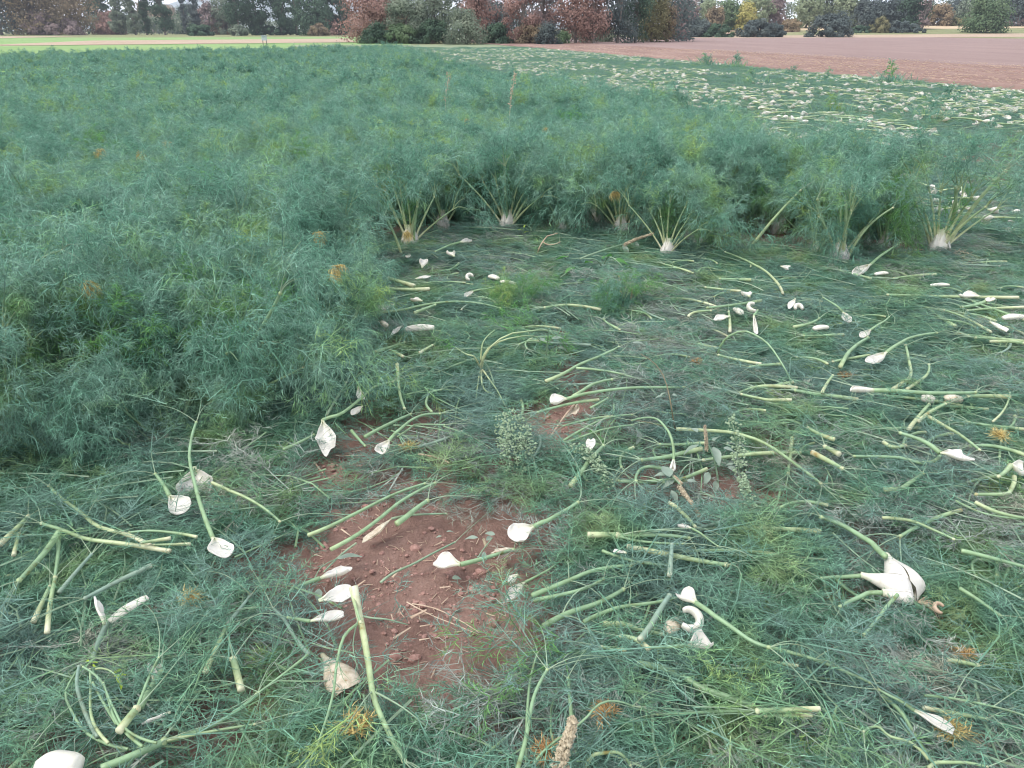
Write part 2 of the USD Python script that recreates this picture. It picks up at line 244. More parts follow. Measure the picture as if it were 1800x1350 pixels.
def scoop(rng, L, Wd, th=0.006, stalk_r=0.008, open_deg=95, flat=0.8, nu=14, nv=21, ragged=0.12, lift=0.0):
    """A fleshy leaf base: a closed neck at x = 0 that opens into a cup towards x = L, lying open side up."""
    u = np.linspace(0, 1, nu)[:, None]; w = np.linspace(-1, 1, nv)[None]
    r = stalk_r + (Wd / 2 - stalk_r) * smooth(u, 0.05, 0.75) ** 0.8 * (1 - 0.16 * smooth(u, 0.78, 1.0))
    half = np.radians(178 + (open_deg - 178) * smooth(u, 0.02, 0.55))
    a = half * w; ph = rng.uniform(0, 6, 3)
    edge = 1 - 0.16 * np.abs(w) ** 2.2 + ragged * (0.5 * np.sin(2.3 * w + ph[0]) + 0.35 * np.sin(5.1 * w + ph[1]))
    x = L * u * (1 + (edge - 1) * smooth(u, 0.3, 1.0))
    wob = 1 + 0.06 * np.sin(3 * a + ph[2] + 2 * u) + 0.022 * np.sin(10 * w * 3.1 + ph[0])
    def shell(rad):
        return np.stack([x + 0 * a, rad * wob * np.sin(a), -rad * flat * np.cos(a) * wob + Wd / 2 * flat + lift * u ** 2 * L], -1)
    taper = th * (1 - 0.75 * np.abs(w) ** 4) * (1 - 0.3 * u)
    O, I = shell(r), shell(np.maximum(r - taper, r * 0.15)); n = nu * nv
    v = np.vstack([O.reshape(-1, 3), I.reshape(-1, 3)])
    i, j = np.meshgrid(np.arange(nu - 1), np.arange(nv - 1), indexing='ij'); q = i * nv + j
    quads = np.stack([q, q + nv, q + nv + 1, q + 1], -1).reshape(-1, 4)
    e = [quads, quads[:, ::-1] + n]
    k = np.arange(nu - 1) * nv; e.append(np.stack([k, k + n, k + nv + n, k + nv], 1)); k2 = k + nv - 1; e.append(np.stack([k2, k2 + nv, k2 + nv + n, k2 + n], 1))
    m = np.arange(nv - 1); e.append(np.stack([m, m + 1, m + 1 + n, m + n], 1)); m2 = m + (nu - 1) * nv; e.append(np.stack([m2, m2 + n, m2 + 1 + n, m2 + 1], 1))
    e = np.vstack(e); f = np.vstack([e[:, [0, 1, 2]], e[:, [0, 2, 3]]])
    t = np.broadcast_to(1 - smooth(u, 0.0, 0.5), (nu, nv)).ravel()
    return v, f, np.tile(t * 0.95, 2)
def rot(v, ax, a):
    c, s = math.cos(a), math.sin(a); R = {'x': [[1, 0, 0], [0, c, -s], [0, s, c]], 'y': [[c, 0, s], [0, 1, 0], [-s, 0, c]], 'z': [[c, -s, 0], [s, c, 0], [0, 0, 1]]}[ax]
    return np.asarray(v) @ np.array(R).T
def leaf(rng, L, Wd, fold=0.3, curl=0.3, nu=7):
    """A broad leaf along +x with a midrib fold; double sided sheet with real thickness at the rib."""
    u = np.linspace(0, 1, nu); w = Wd / 2 * np.sin(PI * np.clip(u, 0.02, 0.985) ** 0.75) ** 0.9
    z = -curl * L * u ** 2; rows = []
    for s in (-1, -0.5, 0, 0.5, 1):
        rows.append(np.stack([L * u + 0.02 * L * abs(s) * np.sin(9 * u), s * w, z + fold * abs(s) * w + 0.03 * L * np.sin(8 * u + 3 * s)], 1))
    v = np.stack(rows, 1).reshape(-1, 3); i, j = np.meshgrid(np.arange(nu - 1), np.arange(4), indexing='ij'); q = i * 5 + j
    qq = np.stack([q, q + 5, q + 6, q + 1], -1).reshape(-1, 4)
    return v, np.vstack([qq[:, [0, 1, 2]], qq[:, [0, 2, 3]]])
# ---------------------------------------------------------------- lie of the land
ER = unit(gp(588, 60) - np.array([0, 0, CAM_H])); ER[2] = 0; ER = unit(ER); EC = np.array([ER[1], -ER[0], 0.0])   # along the crop rows, and across them to the right
def cr(c, r, z=0.0): return EC * c + ER * r + np.array([0, 0, z])
def to_cr(p): p = np.asarray(p); return p[..., 0] * EC[0] + p[..., 1] * EC[1], p[..., 0] * ER[0] + p[..., 1] * ER[1]
FRONT = np.array([(-45, 1.2), (-4, 1.9), (-1.3, 2.72), (-.6, 3.08), (-.1, 3.06), (-.08, 5.28), (.37, 5.3), (1.16, 5.6), (2.08, 4.8), (3.14, 4.4), (3.96, 4.42)])
C_EDGE, C_PLOUGH = 3.98, 16.2
def standing(c, r): return (c < C_EDGE) & (r > np.interp(c, FRONT[:, 0], FRONT[:, 1])) & (r < 46.5 + 0.83 * (np.minimum(c, 2) - 1.0))
BARE = [('poly', [(560, 965), (600, 930), (680, 905), (760, 900), (850, 940), (960, 980), (940, 1020), (890, 1045), (862, 1095), (815, 1140), (805, 1205), (740, 1245), (670, 1225), (700, 1160), (672, 1115), (650, 1075), (600, 1062), (558, 1015)])] + [
    ('ell', e) for e in [(592, 800, 52, 45), (925, 655, 36, 24), (968, 730, 42, 42), (1130, 850, 42, 24), (1297, 870, 40, 36), (1508, 985, 34, 30), (1562, 1062, 72, 20), (1792, 872, 32, 26), (30, 800, 48, 22),
                          (25, 862, 40, 16), (757, 775, 32, 14), (805, 512, 22, 9), (200, 1165, 24, 18), (930, 915, 24, 10), (760, 470, 26, 9), (1210, 573, 24, 7), (50, 1030, 18, 12), (690, 735, 22, 10), (645, 580, 40, 10), (870, 690, 34, 22), (1500, 655, 34, 12), (1640, 455, 60, 8), (1120, 1095, 20, 12)]]
import shapely
def bare(p, grow=1.0):
    """Whether the red soil lies open at ground points p (n,3)."""
    q = to_px(np.asarray(p) * [1, 1, 0]); out = np.zeros(len(q), bool)
    for k, e in BARE:
        if k == 'poly':
            e = np.array(e); m = e.mean(0); out |= shapely.contains_xy(shapely.Polygon(m + (e - m) * grow), q[:, 0], q[:, 1])
        else: out |= ((q[:, 0] - e[0]) / (e[2] * grow)) ** 2 + ((q[:, 1] - e[1]) / (e[3] * grow)) ** 2 < 1
    return out
def gz(x, y):
    x, y = np.asarray(x, float), np.asarray(y, float)
    return 3.6 * smooth(y, 165, 300) * smooth(x, 10, 70)
def sheet(name, m, xs, ys, zf, keep=None, kind='structure', lift=0.0):
    X, Y = np.meshgrid(xs, ys, indexing='ij'); v = np.stack([X, Y, gz(X, Y) + zf(X, Y) + lift], -1).reshape(-1, 3); ny = len(ys)
    i, j = np.meshgrid(np.arange(len(xs) - 1), np.arange(ny - 1), indexing='ij'); q = i * ny + j
    f = np.stack([q, q + ny, q + ny + 1, q + 1], -1).reshape(-1, 4); f = np.vstack([f[:, [0, 1, 2]], f[:, [0, 2, 3]]])
    return tag(usdkit.mesh(stage, '/World/' + name, (v, f), M[m], smooth=True).GetPrim(), kind=kind)
def crsheet(name, m, c0, c1, r0, r1, nc, nr, zf=None, lift=0.004, far=None):
    """A field laid along the crop rows: rows r run away from the camera (r1 may depend on c)."""
    c = np.linspace(c0, c1, nc); s = np.linspace(0, 1, nr) ** 2.2; Cc, Sv = np.meshgrid(c, s, indexing='ij')
    lo = r0(Cc) if callable(r0) else r0; hi = r1(Cc) if callable(r1) else r1; Rr = lo + (hi - lo) * Sv
    P = Cc[..., None] * EC + Rr[..., None] * ER; P[..., 2] = gz(P[..., 0], P[..., 1]) + lift + (zf(Cc, Rr) if zf else 0)
    i, j = np.meshgrid(np.arange(nc - 1), np.arange(nr - 1), indexing='ij'); q = i * nr + j
    f = np.stack([q, q + nr, q + nr + 1, q + 1], -1).reshape(-1, 4); f = np.vstack([f[:, [0, 1, 2]], f[:, [0, 2, 3]]])
    return tag(usdkit.mesh(stage, '/World/' + name, (P.reshape(-1, 3), f), M[m], smooth=True).GetPrim(), kind='structure')
def soil_z(X, Y):
    p = np.stack([X, Y, 0 * X], -1); near = 1 - smooth(np.hypot(X, Y), 8, 14)
    return (0.05 * (meshkit.fbm(p * 1.7, 3, 3) - 0.5) + 0.045 * np.maximum(meshkit.fbm(p * 9.0, 3, 5) - 0.47, -0.08) + 0.036 * (meshkit.fbm(p * 30.0, 3, 9) - 0.5)) * near - 0.012
xs = np.concatenate([[-4000, -1500, -500, -150, -50, -20, -9], np.arange(-4.5, -1.6, 0.1), np.arange(-1.6, 1.9, 0.02), np.arange(1.9, 5.2, 0.06), [6, 8, 12, 20, 50, 80, 150, 300, 600, 1500, 4000]])
ys = np.concatenate([[-60, -20, -5, -1, 0, 0.4], np.arange(0.7, 3.6, 0.02), np.arange(3.6, 7.2, 0.045), np.geomspace(7.3, 150, 24), [165, 180, 200, 220, 240, 270, 300, 400, 800, 2000, 4500]])
BIN = 0
sheet('ground', 'soil', xs, ys, soil_z)
rng = np.random.default_rng(11)
crsheet('rough_land', 'grass_base', -700, 900, lambda c: np.maximum(90.0, 90 + 0 * c), 1500.0, 40, 60, lift=0.01)
crsheet('meadow', 'meadow', -260, 8, lambda c: 46.0 + 0.83 * (np.minimum(c, 2) - 1.0), 188.0, 60, 40, lift=0.02)
crsheet('pale_field_strip', 'pale_green', -4.0, C_PLOUGH + .3, 46.0, 88.0, 30, 50, lift=0.03)
crsheet('dry_grass_strip', 'dry_grass', -240, -60, 172.0, 225.0, 20, 16, lift=0.05)
crsheet('dry_grass_bank', 'dry_grass', -34, 2.5, lambda c: 104 + 0.5 * c, lambda c: 150 + 0.6 * c, 20, 16, lift=0.05)
def furrow(c, r):
    p = np.stack([c * 1.0, r * 0.25, 0 * c], -1); f = 1 - smooth(r, 60, 110)
    return (0.026 * np.sin(2 * PI * c / .75 + 1.5 * np.sin(r * .05)) * (1 - smooth(c, 19, 25)) + 0.085 * (meshkit.fbm(p * 3.0, 4, 21) - 0.4) + 0.05 * (meshkit.fbm(np.stack([c * 6, r * 5, 0 * c], -1), 3, 4) - .5) + 0.07 * np.exp(-((c - C_PLOUGH - .35) / .3) ** 2)) * f
crsheet('ploughed_field', 'ploughed', C_PLOUGH, 27.5, 2.0, 130.0, 130, 300, furrow, lift=0.03)
crsheet('harrowed_field', 'harrowed', 27.3, 120, lambda c: np.maximum(2.0, 0.2 * c), 155.0, 60, 50, lambda c, r: .01 + .01 * smooth(c, 27.3, 29), lift=0.02)
crsheet('field_margin', 'dry_grass', 16, 260, 150.0, 172.0, 40, 12, lift=0.05)
crsheet('straw_field', 'straw_field', 40, 330, 200.0, 320.0, 50, 20, lift=0.04)
# far blue hills on the horizon
hx = np.linspace(-2600, 1500, 90); hv = []
for k, s in enumerate((0.0, 0.35, 0.75, 1.0)):
    hp = 155 * np.exp(-((hx + 1250) / 620) ** 2) + 60 * np.exp(-((hx + 300) / 500) ** 2) + 30 * meshkit.fbm(np.stack([hx / 240, 0 * hx, 0 * hx], -1), 3, 6)
    hv.append(np.stack([hx, 3300 + 900 * s + 0 * hx, hp * math.sin(s * PI / 2) - 3], 1))
hv = np.array(hv); nh = len(hx); q = (np.arange(3)[:, None] * nh + np.arange(nh - 1)[None]).ravel()
tag(usdkit.mesh(stage, '/World/hills', (hv.reshape(-1, 3), np.stack([q, q + 1, q + 1 + nh, q + nh], 1)), M['hill'], smooth=True).GetPrim(), kind='structure')

# ---------------------------------------------------------------- trees and shrubs beyond the fields
def tree(label, m, u, wpx, top, base, d=None, shape='round', n=4200, leaf_m=0.34, trunk=0.12, name='tree', gaps=0.5, seed=0, group=None, cat=None):
    """u: middle, wpx: width, top and base in the photograph; d: metres away where the foot is hidden."""
    rng = np.random.default_rng(1000 + seed)
    if d is None: p = gp(u, base); y = p[1]
    else: y = d; p = gp(u, 56); p = p * (d / p[1])
    x = p[0]; z = float(gz(x, y)); dep = depth((x, y, z)); s = dep / FPX
    H = (base - top) * s if d is None else CAM_H + (53 - top) * s - z
    R = wpx * s / 2; H = max(H, 0.8)
    t = thing(name, label, cat or ('shrub' if name in ('shrub', 'hedge') else 'tree'), (x, y, z), group=group)
    v0 = trunk * H if shape not in ('bush', 'hedge') else 0.0
    nc = {'round': 60, 'poplar': 64, 'loose': 58, 'bush': 42, 'hedge': 60, 'bare': 30}[shape]
    a = rng.uniform(0, 2 * PI, nc); h = rng.uniform(0, 1, nc)
    if shape == 'poplar': prof = 0.42 + 0.58 * np.sin(PI * np.clip(h * .92 + .06, 0, 1)) ** 0.8
    elif shape in ('bush', 'hedge'): prof = np.sqrt(np.clip(1 - (h * .95) ** 2.4, 0.02, 1))
    else: prof = np.sqrt(np.clip(1 - ((h - 0.42) / 0.62) ** 2, 0.05, 1)) 
    rr = R * prof * np.sqrt(rng.uniform(0.12, 1.0, nc)) * 0.86
    cz = v0 * .7 + (H * 0.95 - v0 * .7) * h
    Cn = np.stack([rr * np.cos(a), rr * np.sin(a) * 0.9, cz], 1) + rng.normal(size=(nc, 3)) * [.10 * R, .10 * R, .04 * H]; Cn[:, 2] = np.clip(Cn[:, 2], .05 * H, None)
    cs = rng.uniform(0.16, 0.34, nc) * min(2 * R, H) * (0.8 if shape == 'poplar' else .72 if shape == 'loose' else 0.9); cs = np.maximum(cs, 0.3)
    keep = rng.uniform(0, 1, nc) > (0.28 if shape in ('loose', 'bare') else 0.06)
    Cn, cs = Cn[keep], cs[keep]; wgt = cs ** 2 / (cs ** 2).sum(); k = rng.choice(len(Cn), n, p=wgt)
    dirs = unit(rng.normal(size=(n, 3))); pos = Cn[k] + dirs * (cs[k] * rng.uniform(0.25, 1.0, n) ** 0.5 * rng.choice([1, 1, 1, 1.35], n))[:, None] * [1, 1, .85]
    pos[:, 2] = np.maximum(pos[:, 2], 0.05)
    nrm = unit(dirs * .9 + unit(pos - [0, 0, H * .45]) * .5 + rng.normal(size=(n, 3)) * 0.38 + [0, 0, .3]); T = unit(np.cross(nrm, rng.normal(size=(n, 3)))); Bt = np.cross(nrm, T)
    sz = leaf_m * rng.uniform(0.6, 1.3, n)[:, None] * min(1.0, 0.4 + R / 4)
    v = np.stack([pos - T * sz * .5, pos + Bt * sz * .42, pos + T * sz * .6, pos - Bt * sz * .42], 1).reshape(-1, 3)
    f = (np.arange(n)[:, None, None] * 4 + np.array([[0, 1, 2], [0, 2, 3]])[None]).reshape(-1, 3)
    MB().add(v, f).build(part(t, 'crown' if name == 'tree' else 'foliage'), m, t=False)
    b = MB(); r0 = 0.018 * H + 0.05
    if name == 'tree':
        tp = np.array([[0, 0, -.1], [rng.normal() * .03 * H, 0, H * .35], [rng.normal() * .04 * H, rng.normal() * .03 * H, H * .8]])
        b.add(*tube(resample(tp, 7), np.linspace(r0, r0 * .25, 7), 7))
    for i in range(min(len(Cn), 14 if name == 'tree' else 7)):
        z0 = min(Cn[i, 2] * rng.uniform(.35, .7), H * .6) if name == 'tree' else 0.0
        q0 = np.array([0, 0, z0]); mid = (q0 + Cn[i]) / 2 + [0, 0, .06 * H]
        b.add(*tube(resample([q0, mid, Cn[i]], 5), np.linspace(r0 * .45, r0 * .1, 5), 5))
    b.build(part(t, 'trunk' if name == 'tree' else 'stems'), 'bark', t=False)
    return t
TREES = [
 # label, look, u, width, top, base, d, shape, leaves, name
 ('tall dark blue-green tree cut by the left edge of the view', 'blue_dark', 4, 110, -70, 62, None, 'round', 8500, 'tree'),
 ('big olive-brown willow, second tree from the left edge', 'olive_brown', 66, 90, -45, 62, None, 'round', 8000, 'tree'),
 ('broad golden-brown willow right of the leftmost dark trees', 'golden', 125, 92, -40, 61, None, 'round', 8000, 'tree'),
 ('low mauve undergrowth below the golden-brown willow', 'mauve', 95, 100, 30, 62, None, 'bush', 3500, 'shrub'),
 ('narrow dark poplar between the golden willow and the brown shrub', 'dark_green', 178, 40, -60, 60, None, 'poplar', 4200, 'tree'),
 ('reddish brown shrub at the foot of the narrow dark poplar', 'rust', 196, 48, 26, 61, None, 'bush', 2600, 'shrub'),
 ('thin grey-green poplar behind the brown shrub on the left', 'grey_green', 212, 30, -8, 60, 270, 'loose', 2200, 'tree'),
 ('slender poplar standing left of the blue hill', 'grey_green', 238, 24, -22, 60, 260, 'poplar', 2200, 'tree'),
 ('tall thin poplar in the gap above the golden shrubs', 'dark_green', 258, 20, -30, 60, 265, 'poplar', 2000, 'tree'),
 ('long golden-brown shrub with a domed top, left half', 'golden', 262, 50, 18, 57, None, 'bush', 2800, 'shrub'),
 ('golden-brown shrub joined to the domed one on its right', 'golden', 292, 48, 17, 57, None, 'bush', 2800, 'shrub'),
 ('dark low hedge below the golden-brown shrubs', 'blue_dark', 268, 104, 36, 59, None, 'hedge', 3200, 'hedge'),
 ('dark poplar above the golden shrubs in front of the hill', 'dark_green', 290, 34, -35, 60, 262, 'poplar', 2600, 'tree'),
 ('small far poplar against the blue hill', 'blue_dark', 328, 13, 1, 60, 290, 'poplar', 1200, 'tree'),
 ('dark green round shrub between golden and rusty shrubs', 'dark_green', 334, 36, 17, 60, None, 'bush', 2400, 'shrub'),
 ('far grey poplar just above the rusty shrub', 'blue_dark', 347, 20, -6, 60, 285, 'poplar', 1800, 'tree'),
 ('rusty red round shrub above a dark hedge on the left', 'rust', 358, 34, 21, 56, None, 'bush', 2400, 'shrub'),
 ('dark hedge in front of the rusty round shrub', 'dark_green', 352, 46, 47, 63, None, 'hedge', 2400, 'hedge'),
 ('pale mauve bare tree in front of the hill', 'mauve', 370, 24, 4, 60, 280, 'loose', 900, 'tree'),
 ('thin grey tree left of the twin dark poplars', 'grey_green', 394, 34, 3, 60, 280, 'loose', 1700, 'tree'),
 ('brown mixed shrub left of the twin dark poplars', 'olive_brown', 394, 40, 22, 61, None, 'bush', 2400, 'shrub'),
 ('left one of the twin tall dark poplars', 'dark_green', 421, 42, -55, 60, 245, 'poplar', 4200, 'tree'),
 ('right one of the twin tall dark poplars', 'dark_green', 452, 42, -50, 60, 248, 'poplar', 4200, 'tree'),
 ('light green round bush below the twin dark poplars', 'grey_green', 418, 32, 46, 63, None, 'bush', 2200, 'shrub'),
 ('long dark low hedge right of the light green round bush', 'dark_green', 480, 92, 48, 62, None, 'hedge', 3400, 'hedge'),
 ('dark poplar right of the twin poplars', 'dark_green', 497, 34, -45, 60, 250, 'poplar', 3400, 'tree'),
 ('slim dark poplar with sky on both sides', 'dark_green', 521, 22, -38, 60, 256, 'poplar', 2400, 'tree'),
 ('wide dark green tree left of the poplar pair by the thicket', 'dark_green', 550, 54, 2, 60, 235, 'round', 4200, 'tree'),
 ('poplar left of the rust-brown corner tree', 'dark_green', 578, 28, -48, 60, 250, 'poplar', 2800, 'tree'),
 ('dark poplar half hidden by the rust-brown corner tree', 'dark_green', 603, 28, -30, 60, 250, 'poplar', 2800, 'tree'),
 ('wine-brown shrub left of the central thicket', 'rust', 586, 52, 32, 62, None, 'bush', 3000, 'shrub'),
 ('low brown undergrowth at the left foot of the thicket', 'olive_brown', 560, 40, 46, 63, None, 'bush', 2200, 'shrub'),
 # the central thicket
 ('rust-brown broad tree at the left corner of the thicket', 'rust', 648, 84, -8, 70, 104, 'round', 5500, 'tree'),
 ('dark brown tree inside the left corner of the thicket', 'olive_brown', 690, 60, -18, 72, 106, 'round', 4200, 'tree'),
 ('dark green bush at the left end of the thicket', 'dark_green', 662, 56, 45, 77, None, 'bush', 3000, 'shrub'),
 ('grey-green loose tree left of the middle of the thicket', 'grey_green', 716, 70, 2, 74, 96, 'loose', 4600, 'tree'),
 ('grey tree with a wide crown in the thicket', 'grey_green', 762, 70, -20, 74, 98, 'loose', 4600, 'tree'),
 ('broad dark green bush in front of the grey trees', 'mid_green', 706, 70, 47, 77, None, 'bush', 3600, 'shrub'),
 ('dark evergreen bush in front of the thicket, left of the greyish shrub', 'dark_green', 762, 78, 43, 77, None, 'bush', 3800, 'shrub'),
 ('greyish upright shrub in front of the first rust tree', 'grey_green', 818, 62, 22, 77, 88, 'bush', 3600, 'shrub'),
 ('tall rust-red tree left of the sky gap', 'rust', 838, 52, -45, 72, 100, 'round', 4600, 'tree'),
 ('dark tree behind the rust-red trees of the thicket', 'mauve', 872, 60, 6, 72, 112, 'loose', 3600, 'tree'),
 ('dark green bush below the middle of the thicket', 'dark_green', 875, 56, 47, 77, None, 'bush', 3400, 'shrub'),
 ('rust-red tree with a bare trunk in the middle of the thicket', 'rust', 916, 60, -50, 76, 95, 'loose', 5000, 'tree'),
 ('dark mauve tree right of the bare-trunk rust tree', 'mauve', 955, 50, -30, 75, 99, 'loose', 3800, 'tree'),
 ('brown undergrowth below the bare-trunk rust tree', 'olive_brown', 938, 56, 46, 77, None, 'bush', 2800, 'shrub'),
 ('large salmon-rust tree at the right of the thicket', 'rust', 1012, 74, -55, 75, 97, 'round', 6000, 'tree'),
 ('second salmon-rust tree leaning right over the grey bush', 'rust', 1044, 50, -30, 75, 95, 'round', 4200, 'tree'),
 ('small mid-green bush on the field edge below the salmon-rust tree', 'mid_green', 989, 26, 57, 77, None, 'bush', 2000, 'shrub'),
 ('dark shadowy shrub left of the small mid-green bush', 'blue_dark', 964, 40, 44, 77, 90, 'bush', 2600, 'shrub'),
 ('grey-green bush right of the salmon-rust tree', 'grey_green', 1032, 42, 36, 75, None, 'bush', 2800, 'shrub'),
 ('pale grey-green shrub beside the dark tall trees', 'grey_green', 1062, 28, 44, 74, None, 'bush', 2200, 'shrub'),
 ('tall dark tree right of the salmon-rust trees', 'blue_dark', 1086, 60, -60, 74, 96, 'poplar', 5200, 'tree'),
 ('second tall dark tree right of the salmon-rust trees', 'dark_green', 1118, 52, -55, 72, 100, 'poplar', 4600, 'tree'),
 ('olive-green tree at the right end of the thicket', 'olive', 1146, 54, -40, 71, 106, 'round', 4600, 'tree'),
 ('small orange-leaved tree at the right end of the thicket', 'golden', 1172, 28, 12, 71, 108, 'round', 2200, 'tree'),
 ('mauve-brown tree right of the small orange tree', 'mauve', 1192, 42, -18, 69, 118, 'loose', 3400, 'tree'),
 ('dark undergrowth at the right end of the thicket', 'blue_dark', 1162, 84, 46, 70, None, 'hedge', 3600, 'hedge'),
 # right: hedge and trees behind the ploughed field
 ('dark bush left of the low hedge behind the ploughed field', 'blue_dark', 1224, 44, 38, 66, None, 'bush', 2600, 'shrub'),
 ('low dark hedge behind the left part of the ploughed field', 'dark_green', 1258, 62, 48, 66, None, 'hedge', 2800, 'hedge'),
 ('dark domed bush left of the straw-coloured gap', 'blue_dark', 1330, 72, 37, 66, None, 'bush', 3800, 'shrub'),
 ('small dark bush on the right skirt of the domed bush', 'blue_dark', 1363, 30, 48, 66, None, 'bush', 2000, 'shrub'),
 ('dark round bush right of the straw-coloured gap', 'blue_dark', 1457, 78, 31, 66, None, 'bush', 4200, 'shrub'),
 ('yellow-green shrub on the hedge line right of the dark round bush', 'olive', 1543, 34, 42, 64, None, 'bush', 2400, 'shrub'),
 ('low grey hedge right of the yellow-green shrub', 'blue_dark', 1588, 66, 48, 64, None, 'hedge', 2800, 'hedge'),
 ('small hedge bush left of the yellow-green shrub', 'dark_green', 1510, 38, 54, 64, None, 'bush', 2000, 'shrub'),
 ('orange-brown shrub at the end of the grey hedge', 'golden', 1643, 46, 27, 62, None, 'bush', 2800, 'shrub'),
 ('olive hedge below the round green tree on the right', 'olive', 1690, 70, 50, 62, None, 'hedge', 2800, 'hedge'),
 ('wine-dark hedge at the right edge of the view', 'mauve', 1765, 80, 47, 62, None, 'hedge', 3000, 'hedge'),
 ('mauve tree left of the green tree on the right', 'mauve', 1206, 40, 4, 62, 200, 'loose', 2600, 'tree'),
 ('pale tree with thin crown behind the low hedge', 'pale_green', 1234, 46, 4, 62, 240, 'loose', 2600, 'tree'),
 ('green round tree behind the low hedge, left of the yellow one', 'mid_green', 1280, 42, 9, 62, 225, 'round', 3200, 'tree'),
 ('olive-brown small tree behind the low hedge', 'olive_brown', 1256, 30, 18, 62, 218, 'round', 2200, 'tree'),
 ('small yellowish tree behind the domed bush', 'yellow_green', 1310, 30, 14, 62, 222, 'round', 2400, 'tree'),
 ('tall pale olive tree above the domed bush', 'pale_green', 1326, 50, -4, 62, 240, 'loose', 3200, 'tree'),
 ('pale olive-mauve tree right of the tall pale olive tree', 'mauve', 1358, 50, 2, 62, 245, 'loose', 3000, 'tree'),
 ('low sandy shrub behind the straw-coloured gap', 'golden', 1388, 36, 35, 62, 215, 'bush', 1800, 'shrub'),
 ('pale green poplar, left of the pair above the straw gap', 'pale_green', 1416, 44, -12, 62, 235, 'round', 3600, 'tree'),
 ('dark-hearted poplar above the dark round bush', 'grey_green', 1446, 40, -20, 62, 238, 'loose', 3400, 'tree'),
 ('pale green tree right of the dark-hearted poplar', 'pale_green', 1482, 46, -10, 62, 236, 'round', 3600, 'tree'),
 ('dark round tree, left of the three dark trees behind the hedge', 'blue_dark', 1522, 44, 4, 62, 230, 'round', 3400, 'tree'),
 ('middle one of the three dark trees behind the hedge', 'blue_dark', 1558, 46, 6, 62, 232, 'round', 3400, 'tree'),
 ('right one of the three dark trees behind the hedge', 'dark_green', 1598, 54, -3, 62, 230, 'round', 3800, 'tree'),
 ('thin bare pinkish tree right of the three dark trees', 'mauve', 1620, 24, -4, 62, 226, 'bare', 500, 'tree'),
 ('distant blue-grey tree in the gap on the right', 'blue_dark', 1672, 44, 8, 62, 290, 'round', 3000, 'tree'),
 ('distant blue-grey tree just left of the round green tree', 'grey_green', 1698, 40, 2, 62, 280, 'round', 2600, 'tree'),
 ('round bright green tree with a visible trunk on the right', 'mid_green', 1733, 74, -3, 62, 205, 'round', 5200, 'tree'),
 ('dark tree at the right edge behind the round green tree', 'blue_dark', 1785, 56, -15, 62, 250, 'round', 3600, 'tree'),
]
for i, (lab, m, u, w, top, base, d, shp, n, nm) in enumerate(TREES):
    dd = d if d else gp(u, base)[1]
    tree(lab, m, u, w * 1.12, top, base, d, shp, n=int(n * 1.5), leaf_m=0.0021 * dd, name=nm, seed=i)

def wood(name, m, label, c0, c1, d, hgt, n, leaf_m, seed):
    """A far-off wood that reads as one mass: leaf clumps over a ragged profile."""
    rng = np.random.default_rng(seed); x = rng.uniform(c0, c1, n); prof = hgt * (.45 + .9 * meshkit.fbm(np.stack([x / 9.0, 0 * x, 0 * x], 1), 3, seed)); z = prof * rng.uniform(0, 1, n) ** .7; y = d + rng.uniform(-4, 4, n)
    pos = np.stack([x, y, z + gz(x, y)], 1); nrm = unit(rng.normal(size=(n, 3)) + [0, -.5, .4]); T = unit(np.cross(nrm, rng.normal(size=(n, 3)))); Bt = np.cross(nrm, T); sz = leaf_m * rng.uniform(.6, 1.4, n)[:, None]
    v = np.stack([pos - T * sz * .5, pos + Bt * sz * .42, pos + T * sz * .6, pos - Bt * sz * .42], 1).reshape(-1, 3); f = (np.arange(n)[:, None, None] * 4 + np.array([[0, 1, 2], [0, 2, 3]])[None]).reshape(-1, 3)
    tag(usdkit.mesh(stage, '/World/' + name, (v, f), M[m]).GetPrim(), label, 'wood', kind='stuff')
wood('distant_wood', 'grey_green', 'distant grey-green wood behind the left trees', -215, 15, 300, 6.0, 12000, .75, 61)
wood('distant_wood_right', 'grey_green', 'distant wood behind the trees on the right', 40, 260, 318, 8.0, 11000, .8, 62)
wood('thicket_undergrowth', 'blue_dark', 'shadowy undergrowth inside the central thicket', -17, 24, 111, 5.4, 9000, .34, 63)
